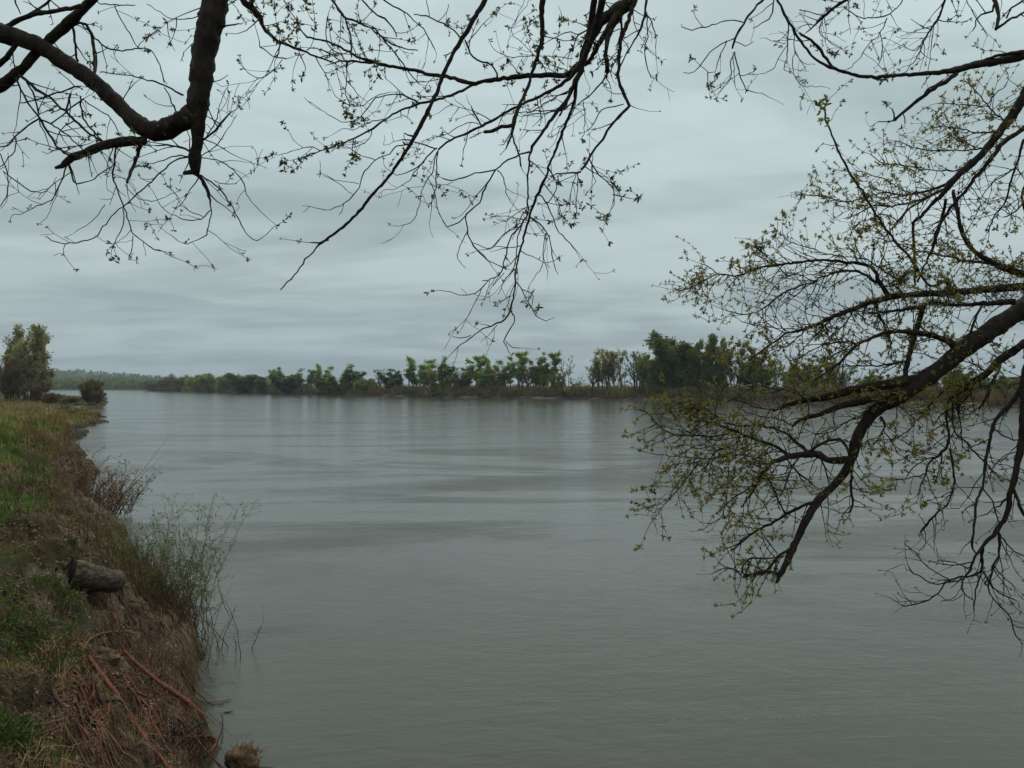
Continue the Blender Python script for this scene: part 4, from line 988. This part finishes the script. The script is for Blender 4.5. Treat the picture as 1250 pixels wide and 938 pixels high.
# ---------------------------------------------------------------- near bank vegetation
def blades(name, label, m, n, rmin, rmax, pxr, hgt, wid, keep, lean=.5, seed=1, cat='grass', down=0.0, tuft=22):
    rs = np.random.RandomState(seed)
    m_ = max(1, n//tuft); r = rmin*(rmax/rmin)**rs.rand(m_); px = rs.uniform(*pxr, m_); X = (px-HX)/F*r; Y = r
    rep = np.repeat(np.arange(m_), tuft); jit = rs.normal(0, 1, (len(rep), 2)); sp_ = (.022+.03*rs.rand(m_))[rep]*np.clip(r[rep]/7, .8, 7)
    r = r[rep]; px = px[rep]; X = X[rep]+jit[:, 0]*sp_; Y = Y[rep]+jit[:, 1]*sp_; n = len(rep); hs_ = (.55+.9*rs.rand(m_))[rep]; th0 = np.arctan2(jit[:, 1], jit[:, 0])+rs.normal(0, .7, n)
    z, a, b, c = height(X, Y, True); ok = keep(X, Y, z, a, px, r, rs) & ((rs.rand(m_)[rep] < .22) | (a > 2.0) | (r > 10.2) | (r < 3) | (cat == 'roots')); X, Y, z, r, hs_, th0 = X[ok], Y[ok], z[ok], r[ok], hs_[ok], th0[ok]; k = len(X)
    sc_ = np.clip(r/9, .8, 6)**.55
    h = rs.uniform(*hgt, k)*sc_*hs_; wd = rs.uniform(*wid, k)*np.clip(r/7, .8, 9); th = th0
    ln = rs.rand(k)*lean; dx = np.cos(th); dy = np.sin(th)
    px_, py_ = -dy, dx
    v = np.zeros((k, 5, 3)); base = np.stack([X, Y, z-.01], 1)
    side = np.stack([px_*wd/2, py_*wd/2, np.zeros(k)], 1)
    mid = base+np.stack([dx*h*ln*.35, dy*h*ln*.35, h*.6*(1-ln*.4)], 1); tip = base+np.stack([dx*h*ln*1.1, dy*h*ln*1.1, h*(1-ln*.75)-down*h*ln], 1)
    v[:, 0] = base-side; v[:, 1] = base+side; v[:, 2] = mid+side*.8; v[:, 3] = mid-side*.8; v[:, 4] = tip
    o = np.arange(k)[:, None]*5
    f = np.concatenate([o+np.array([[0, 1, 2]]), o+np.array([[0, 2, 3]]), o+np.array([[3, 2, 4]])], 0)
    return tag(npmesh(name, v.reshape(-1, 3), f, m, False), label, cat, None, 'stuff')
def greenmask(X, Y): return vnoise(X+20, Y+3, 2.6) + .5*vnoise(X, Y, .8)
blades('bank_grass', 'short green grass tufts on top of the near bank', M['grass'], 300000, 2.4, 60, (-420, 300), (.06,.17), (.005,.011),
   lambda X, Y, z, a, px, r, rs: (a > .8) & ((greenmask(X, Y) + np.clip((90-px)/200, 0, .45)*(np.abs(px) < 220) - .17 + .12*(r > 14)) > rs.rand(len(X))*.15), .9, 1)
blades('dry_grass', 'dry straw coloured grass and dead stems on the near bank', M['dry'], 130000, 2.4, 70, (-420, 300), (.07,.22), (.004,.009),
   lambda X, Y, z, a, px, r, rs: (a > .4) & (greenmask(X, Y) < .16) & (vnoise(X, Y+9, .7)+.4*vnoise(X, Y, .25) > .06), 1.4, 2, down=.1, tuft=14)
blades('rootlets', 'reddish brown rootlets and fallen stems matting the eroded slope', M['litter'], 55000, 2.8, 60, (-160, 300), (.07,.24), (.003,.007),
   lambda X, Y, z, a, px, r, rs: (a > -.25) & (z > .02) & (a < 3.0+.1*r) & ((vnoise(X+4, Y, .9)+.4*vnoise(X, Y+5, .3) > .12) | (a < .5)), 1.6, 3, 'roots', down=.3, tuft=9)
blades('bank_weeds', 'taller brown and olive weeds covering the bank farther along', M['dry'], 60000, 35, 230, (-200, 200), (.10,.26), (.006,.012),
   lambda X, Y, z, a, px, r, rs: (a > .2) & (vnoise(X, Y+9, 5)+.5*vnoise(X, Y, 2) > -.05), 1.0, 4, 'weeds')
blades('bank_weeds', 'green weeds and grass covering the bank farther along', M['crown_olive'], 60000, 30, 230, (-200, 200), (.08,.22), (.006,.012),
   lambda X, Y, z, a, px, r, rs: (a > .4) & (vnoise(X, Y+9, 5)+.5*vnoise(X, Y, 2) < .02), 1.0, 5, 'weeds')
blades('bank_weeds', 'rusty brown weeds along the edge of the bank farther along', M['crown_rust'], 50000, 20, 230, (-200, 200), (.10,.28), (.006,.012),
   lambda X, Y, z, a, px, r, rs: (a > .1) & (a < .6+.045*r), 1.0, 6, 'weeds')
def stem(mb, p, d, ln, r0, r1, n, wander, up, sides=4):
    pts = [p.copy()]; q = p.copy(); d = d.normalized()
    for i_ in range(n):
        d = (d + rdir()*wander + Vector((0, 0, up))).normalized(); q = q + d*ln/n; pts.append(q.copy())
    mb.tube(pts, [r0+(r1-r0)*i_/n for i_ in range(n+1)], sides, cap=False); return pts
# last year's leaves and crumbs of earth lying on the near bank
def litter(name, lab, m, n, kind, seed):
    rs = np.random.RandomState(seed); r = 2.5*(16/2.5)**rs.rand(n); px = rs.uniform(-420, 300, n); X = (px-HX)/F*r; Z, a, b_, c_ = height(X, r, True)
    ok = (a > .1) & (vnoise(X, r, .5) > -.15); X, Y, Z = X[ok], r[ok], Z[ok]; k = len(X); th = rs.rand(k)*6.283; s_ = rs.uniform(.018, .045, k)*(1 if kind == 'leaf' else .5)*np.clip(Y/7, .8, 2)
    if kind == 'leaf':
        q = np.array([[-.5,0,0],[0,-.3,.12],[.5,0,.05],[0,.3,.15]]); f = np.array([[0,1,2,3]])
    else:
        q = np.array([[-.6,-.5,-.3],[.5,-.55,-.3],[.6,.5,-.3],[-.5,.6,-.3],[-.35,-.25,.5],[.3,-.35,.6],[.35,.3,.45],[-.3,.3,.55]]); f = np.array([[0,1,5,4],[1,2,6,5],[2,3,7,6],[3,0,4,7],[4,5,6,7]])
    v = q[None]*(1+rs.uniform(-.25, .25, (k, len(q), 3))); c, s = np.cos(th)[:, None], np.sin(th)[:, None]; tl = rs.uniform(-.5, .5, k)[:, None]
    x = (v[..., 0]*c-v[..., 1]*s)*s_[:, None]; y = (v[..., 0]*s+v[..., 1]*c)*s_[:, None]; z = (v[..., 2]+v[..., 0]*tl)*s_[:, None]
    co_ = np.stack([X[:, None]+x, Y[:, None]+y, Z[:, None]+z+.006], -1).reshape(-1, 3)
    fc_ = (np.arange(k)[:, None, None]*len(q)+f[None]).reshape(-1, 4)
    tag(npmesh(name, co_, fc_, m, False), lab, 'litter', None, 'stuff')
litter('leaf_litter', 'dead brown leaves lying all over the near bank', M['dead_leaf'], 26000, 'leaf', 11)
litter('earth_crumbs', 'crumbs of pale sandy earth on the eroded bank', M['clod'], 16000, 'crumb', 12)
# wispy green willow sapling leaning over the water (px 160-290, py 635-800)
random.seed(41); base = Vector((*W(222, 800)[:2], 0)); base = Vector((-4.35, 10.5, .15))
e = empty('willow_sapling', base, 'wispy green willow bush leaning out over the water from the near bank', 'bush')
st = MB(); tw = MB(); lf = MB()
for i_ in range(58):
    b = base + Vector((random.gauss(-.22, .25), random.gauss(.15, .35), random.uniform(0, .25)))
    lean_ = Vector((random.uniform(-.55, .45), random.uniform(-.3, .3), 1))
    pts = stem(st, b, lean_, random.uniform(.7, 1.6), .005, .0018, 12, .12, -.008)
    for q in range(2, len(pts)):
        for _ in range(2):
            if random.random() < .75:
                tp = stem(tw, pts[q], (pts[q]-pts[q-1]).normalized()*.5+rdir(), random.uniform(.12, .4), .0022, .001, 4, .2, .03, 3)
                for w_ in tp[1:]:
                    for _ in range(2): lf.leaf(w_+rdir()*.02, rdir()+Vector((0,0,.3)), random.uniform(.02, .05), .012)
st.build('stems', M['willow_stem'], e); tw.build('twigs', M['dogwood'], e); lf.build('leaves', M['willow_leaf'], e, False)
# dead reddish brush at its foot
random.seed(43); e = empty('dead_bush', (-4.5, 10.3, .2), 'dark tangle of leafless red brown stems at the foot of the willow bush', 'bush')
st = MB(); tw = st
for i_ in range(150):
    b = Vector((-4.5+random.gauss(0, .38), 10.3+random.gauss(0, .45), .0)); b.z = max(.0, hz(b.x, b.y))
    pts = stem(st, b, Vector((random.uniform(-.5, .35), random.uniform(-.5, .5), .85)), random.uniform(.3, .8), .006, .0025, 7, .2, -.03)
    for q in range(2, len(pts)):
        if random.random() < .8: stem(tw, pts[q], rdir()+Vector((0,0,.2)), random.uniform(.08, .3), .0028, .001, 3, .2, 0, 3)
st.build('stems', M['litter'], e)
# red stemmed bush farther along (px 80-155, py 545-635)
random.seed(45); bx, by = W(122, 634); e = empty('red_stemmed_bush', (bx, by, .1), 'dark red stemmed bush with pale opening leaves standing at the water inlet', 'bush')
st = MB(); tw = MB(); lf = MB()
for i_ in range(85):
    b = Vector((bx+random.uniform(-.75, .5), by+random.gauss(0, .35), .05)); b.z = max(.03, hz(b.x, b.y)-.02)
    pts = stem(st, b, Vector((random.uniform(-.55, .6), random.uniform(-.4, .4), .9)), random.uniform(.6, 1.45), .011, .004, 8, .16, -.01)
    for q in range(2, len(pts)):
        for _ in range(2):
            tp = stem(tw, pts[q], (pts[q]-pts[q-1]).normalized()*.6+rdir(), random.uniform(.12, .4), .005, .002, 3, .2, .05, 3)
            if random.random() < .75:
                for _ in range(2): lf.leaf(tp[-1]+rdir()*.02, rdir(), random.uniform(.04, .08), .035)
for i_ in range(2): stem(st, Vector((bx+.3, by, .3)), Vector((random.uniform(.3, .9), 0, 1)), random.uniform(1.8, 2.5), .008, .002, 9, .07, 0)
st.build('stems', M['dogwood'], e); tw.build('twigs', M['dogwood'], e); lf.build('leaves', M['dry'], e, False)
# tussocky brown undergrowth between them
def tussock(px, py, rad, h, n, m, name, lab, cat='bush', seed=1, lm=None, spread=.9):
    random.seed(seed); g = G(px, py); e = empty(name, g, lab, cat); st = MB(); lf = MB()
    for _ in range(n):
        b = g+Vector((random.gauss(0, rad*.5), random.gauss(0, rad*.5), 0)); b.z = max(0.02, hz(b.x, b.y)-.01)
        pts = stem(st, b, Vector((random.uniform(-spread, spread), random.uniform(-spread, spread), .8)), h*random.uniform(.5, 1.1), .004, .0015, 6, .2, -.1)
        if lm:
            for q in pts[2:]: lf.leaf(q, rdir()+Vector((0,0,.3)), random.uniform(.02, .05), .014)
    st.build('sprays', m, e)
    if lm: lf.build('leaves', lm, e, False)
tussock(152, 692, .30, .34, 130, M['grass'], 'weed_clump', 'leafy green weeds growing beside the log on the near bank', 'plant', 51, M['grass'])
tussock(185, 735, .42, .45, 150, M['litter'], 'dead_weeds', 'brown matted dead weeds between the log and the willow bush', 'plant', 52)
tussock(170, 800, .35, .40, 120, M['litter'], 'dead_weeds', 'brown dead weeds hanging above the long orange root', 'plant', 53)
tussock(62, 618, .9, .6, 170, M['litter'], 'dead_weeds', 'dark brown dead weeds on the bank behind the red stemmed bush', 'plant', 54)
tussock(70, 560, 1.3, .8, 170, M['dogwood'], 'dead_weeds', 'reddish brown dead weeds on the bank edge above the red stemmed bush', 'plant', 55)
tussock(25, 770, .45, .28, 150, M['grass'], 'grass_tuft', 'thick green grass tuft at the left edge halfway down the bank', 'plant', 56, M['grass'])
tussock(8, 905, .22, .2, 120, M['grass'], 'grass_tuft', 'green grass tuft in the bottom left corner', 'plant', 57, M['grass'])
tussock(215, 905, .16, .3, 70, M['root_dark'], 'dead_weeds', 'dark dead weeds by the water under the orange root end', 'plant', 58)
tussock(104, 694, .22, .18, 110, M['dry'], 'grass_tuft', 'dry grass grown up against the pale log', 'plant', 59)
tussock(70, 716, .22, .16, 90, M['grass'], 'grass_tuft', 'green grass tuft below the black hollow end of the log', 'plant', 60, M['grass'])
# hollow log end
random.seed(61); g = G(84, 706); e = empty('hollow_log', g, 'pale weathered log lying on the bank, its hollow end painted black as shade', 'log')
ax = Vector((.72, .68, -.06)).normalized(); c0 = g+Vector((.02, .05, .045)); n = 20
mb = MB(); pts = [c0+ax*t for t in (0, .05, .1, .16, .22, .28, .35, .42, .48)]
mb.tube([q+rdir()*.008-Vector((0,0,.02*i)) for i, q in enumerate(pts)], [.135,.145,.14,.13,.135,.125,.12,.115,.09], 26, True, .10); mb.build('log_body', M['log'], e)
mb = MB(); pts = [c0+ax*t for t in (-.035, 0, .03)]
mb.tube(pts, [.075,.115,.12], n, True, .2); mb.build('hollow_shade', M['rot'], e)  # solid plug: the shade inside the hollow is put into its near-black colour
mb = MB()
for i_ in range(16): stem(mb, c0+rdir()*.15-ax*.02, Vector((random.uniform(-.3,.3), -.5, -1)), random.uniform(.15,.36), .016, .004, 5, .25, 0)
mb.build('torn_roots', M['rot'], e)
# exposed roots
def root(name, lab, pix, r0, r1, m, lift=.03, n=7, grp='orange roots washed out of the bank', side=0):
    P3 = [G(x, y)+Vector((0, 0, lift)) for x, y in pix]; out_ = []; r0 *= 1.05; r1 *= 1.05
    for _ in range(2): P3 = [P3[0]]+[(P3[q-1]+P3[q]*4+P3[q+1])/6 for q in range(1, len(P3)-1)]+[P3[-1]]
    for i_ in range(len(P3)-1):
        a0 = P3[max(0, i_-1)]; a1 = P3[i_]; a2 = P3[i_+1]; a3 = P3[min(len(P3)-1, i_+2)]
        for s_ in range(6):
            t = s_/6; out_.append(.5*((2*a1)+(a2-a0)*t+(2*a0-5*a1+4*a2-a3)*t*t+(3*a1-a0-3*a2+a3)*t**3)+rdir()*.004)
    out_.append(P3[-1]); k = len(out_); mb = MB()
    mb.tube(out_, [r0+(r1-r0)*i_/(k-1) for i_ in range(k)], n, True, .1)
    for _ in range(side):
        i_ = random.randrange(2, k-1); stem(mb, out_[i_], rdir()+Vector((0,0,-.4)), random.uniform(.08,.3), .006, .0015, 5, .2, -.08)
    return tag(mb.build(name, m), lab, 'root', grp)
random.seed(71)
root('exposed_root', 'long orange root running down the bank from the left and past the water edge', [(97,791),(119,827),(144,849),(155,881),(176,906),(198,932),(215,955)], .021, .012, M['root'], side=9)
root('exposed_root', 'thick straight orange root ending bluntly over the water', [(151,805),(173,830),(202,849),(230,867),(248,885)], .016, .024, M['root'], .08, side=5)
root('exposed_root', 'short dark root stub slanting under the blunt orange root end', [(247,886),(235,892),(220,899)], .014, .010, M['root_dark'], .03)
root('exposed_root', 'thin red root bent over the water near the brown clod', [(228,909),(248,906),(267,906),(266,916),(254,928)], .009, .014, M['root'], .06)
root('exposed_root', 'thin dark root arching up from the water by the brown clod', [(270,877),(274,890),(272,903),(259,921),(250,930)], .004, .012, M['root_dark'], .05)
root('exposed_root', 'curved orange root looping at the top of the washed out roots', [(100,800),(104,785),(120,776),(148,772),(165,778)], .014, .007, M['root'], side=6)
root('exposed_root', 'pale thin root crossing above the thick straight one', [(150,748),(165,765),(185,772),(198,790),(200,828)], .007, .005, M['log'], side=3)
root('exposed_root', 'slim orange root hanging beside the dark hollow under the bush', [(166,760),(175,790),(178,815),(192,850)], .010, .006, M['root'], side=5)
root('exposed_root', 'brown root between the long and the thick orange roots', [(150,830),(168,862),(190,890),(206,920),(222,950)], .010, .006, M['root'], side=8)
root('exposed_root', 'small pale root curling near the bottom of the bank', [(206,880),(203,892),(207,905),(208,915)], .005, .004, M['log'], .05)
root('exposed_root', 'thin dark root snaking down the sandy slope at the left', [(62,850),(75,865),(88,880),(100,905)], .007, .004, M['root_dark'], .02, side=4)
# fine washed out roots streaming down the slope round the big ones
random.seed(77); mb = MB(); mb2 = MB()
for i_ in range(300):
    px = random.uniform(75, 225); py = 720+random.random()*170 if px > 130 else 770+random.random()*130; g = G(px, py); rr_ = random.choice((.003,.004,.005,.009)); d = Vector((random.uniform(-.1,.9), random.uniform(-.9,-.1), 0)).normalized(); q = g.copy(); pts = []
    if abs(g.y) > 13: continue
    for k_ in range(random.randint(8, 22)):
        z_ = max(0.0, hz(q.x, q.y)); q.z = max(z_+.012, q.z-.05); pts.append(q.copy()); d = (d+rdir()*.28).normalized(); d.z = 0; q = q+d*.045
    (mb if i_ % 2 else mb2).tube(pts, [rr_*(1-.6*k_/len(pts)) for k_ in range(len(pts))], 4, False)
tag(mb.build('washed_roots', M['root']), 'tangle of thin orange roots on the eroded slope', 'roots', None, 'stuff')
tag(mb2.build('washed_roots', M['litter']), 'tangle of thin brown roots on the eroded slope', 'roots', None, 'stuff')
# brown clod at the foot of the bank
def clod(name, px, py, rx, rz, m, lab, cat, seed, sink=.3, hair=None, wpos=None):
    import bmesh
    random.seed(seed); g = wpos or G(px, py); bm = bmesh.new(); bmesh.ops.create_icosphere(bm, subdivisions=4, radius=1)
    for v in bm.verts:
        q = v.co.copy(); s = 1+.55*vnoise(q.x+seed, q.y+q.z, .6)+.3*vnoise(q.x*1.3+q.z+seed, q.y, .22)+.12*vnoise(q.z+q.x+seed, q.y+q.x, .08)
        v.co = Vector((q.x*rx, q.y*rx*.9, q.z*rz))*float(s) + Vector((0, 0, rz*(1-2*sink)*.5))
    me = bpy.data.meshes.new(name); bm.to_mesh(me); bm.free(); me.materials.append(m)
    me.polygons.foreach_set('use_smooth', [True]*len(me.polygons))
    if hair:
        e = empty(name, g, lab, cat); o = bpy.data.objects.new('earth_lump', me); C.objects.link(o); o.parent = e; mb = MB()
        for _ in range(hair): 
            d = rdir(); d.z = abs(d.z); stem(mb, g+Vector((d.x*rx, d.y*rx*.9, d.z*rz+rz*.2)), d+rdir()*.7, random.uniform(.03,.09), .0025, .001, 4, .3, 0, 3)
        mb.build('rootlets', M['root'], e)
    else:
        o = bpy.data.objects.new(name, me); C.objects.link(o); o.location = g; tag(o, lab, cat)
    return o
wx, wy = W(297, 936)
clod('earth_clod', 0, 0, .145, .13, M['clod'], 'rusty brown lump of earth and rootlets standing in the water at the bottom edge', 'earth clod', 3, .3, 90, Vector((wx, wy, .02)))
clod('earth_clod', 128, 806, .13, .09, M['clod'], 'grey brown rounded lump between the looping orange root and the thick one', 'earth clod', 5)
# a fallen leaf on the water
mb = MB(); wx, wy = W(279, 870); c = Vector((wx-.055, wy-.02, .008))
k = [(0,0,.0),(.03,.018,.004),(.07,.022,.002),(.115,.03,.012),(.07,-.006,.0),(.03,-.012,.002)]
mb.v = [c+Vector(q) for q in k]; mb.v += [v-Vector((0,0,.002)) for v in mb.v[:6]]; mb.f = [(0,5,1),(1,5,4,2),(2,4,3),(6,7,11),(7,8,10,11),(8,9,10),(0,1,7,6),(1,2,8,7),(2,3,9,8),(3,4,10,9),(4,5,11,10),(5,0,6,11)]
tag(mb.build('floating_leaf', M['rot']), 'small dark curled leaf floating just off the root ends', 'leaf')
# ---------------------------------------------------------------- damp river air
if HAZE:
    hm = bpy.data.materials.new('damp air'); hm.use_nodes = True; t = hm.node_tree; t.nodes.clear()
    o_ = t.nodes.new('ShaderNodeOutputMaterial'); v_ = t.nodes.new('ShaderNodeVolumePrincipled')
    v_.inputs['Color'].default_value = (.74, .87, 1.0, 1); v_.inputs['Density'].default_value = HAZE; v_.inputs['Anisotropy'].default_value = .0
    t.links.new(v_.outputs[0], o_.inputs['Volume'])
    S_, zb, zt = 2600, -2.7, 62; me = bpy.data.meshes.new('haze')
    me.from_pydata([(x, y, z) for z in (zb, zt) for x, y in ((-S_,-S_),(S_,-S_),(S_,S_),(-S_,S_))], [], [(3,2,1,0),(4,5,6,7),(0,1,5,4),(1,2,6,5),(2,3,7,6),(3,0,4,7)])
    me.materials.append(hm); o = bpy.data.objects.new('haze', me); C.objects.link(o); o['kind'] = 'stuff'; o['label'] = 'thin grey blue damp air over the river'
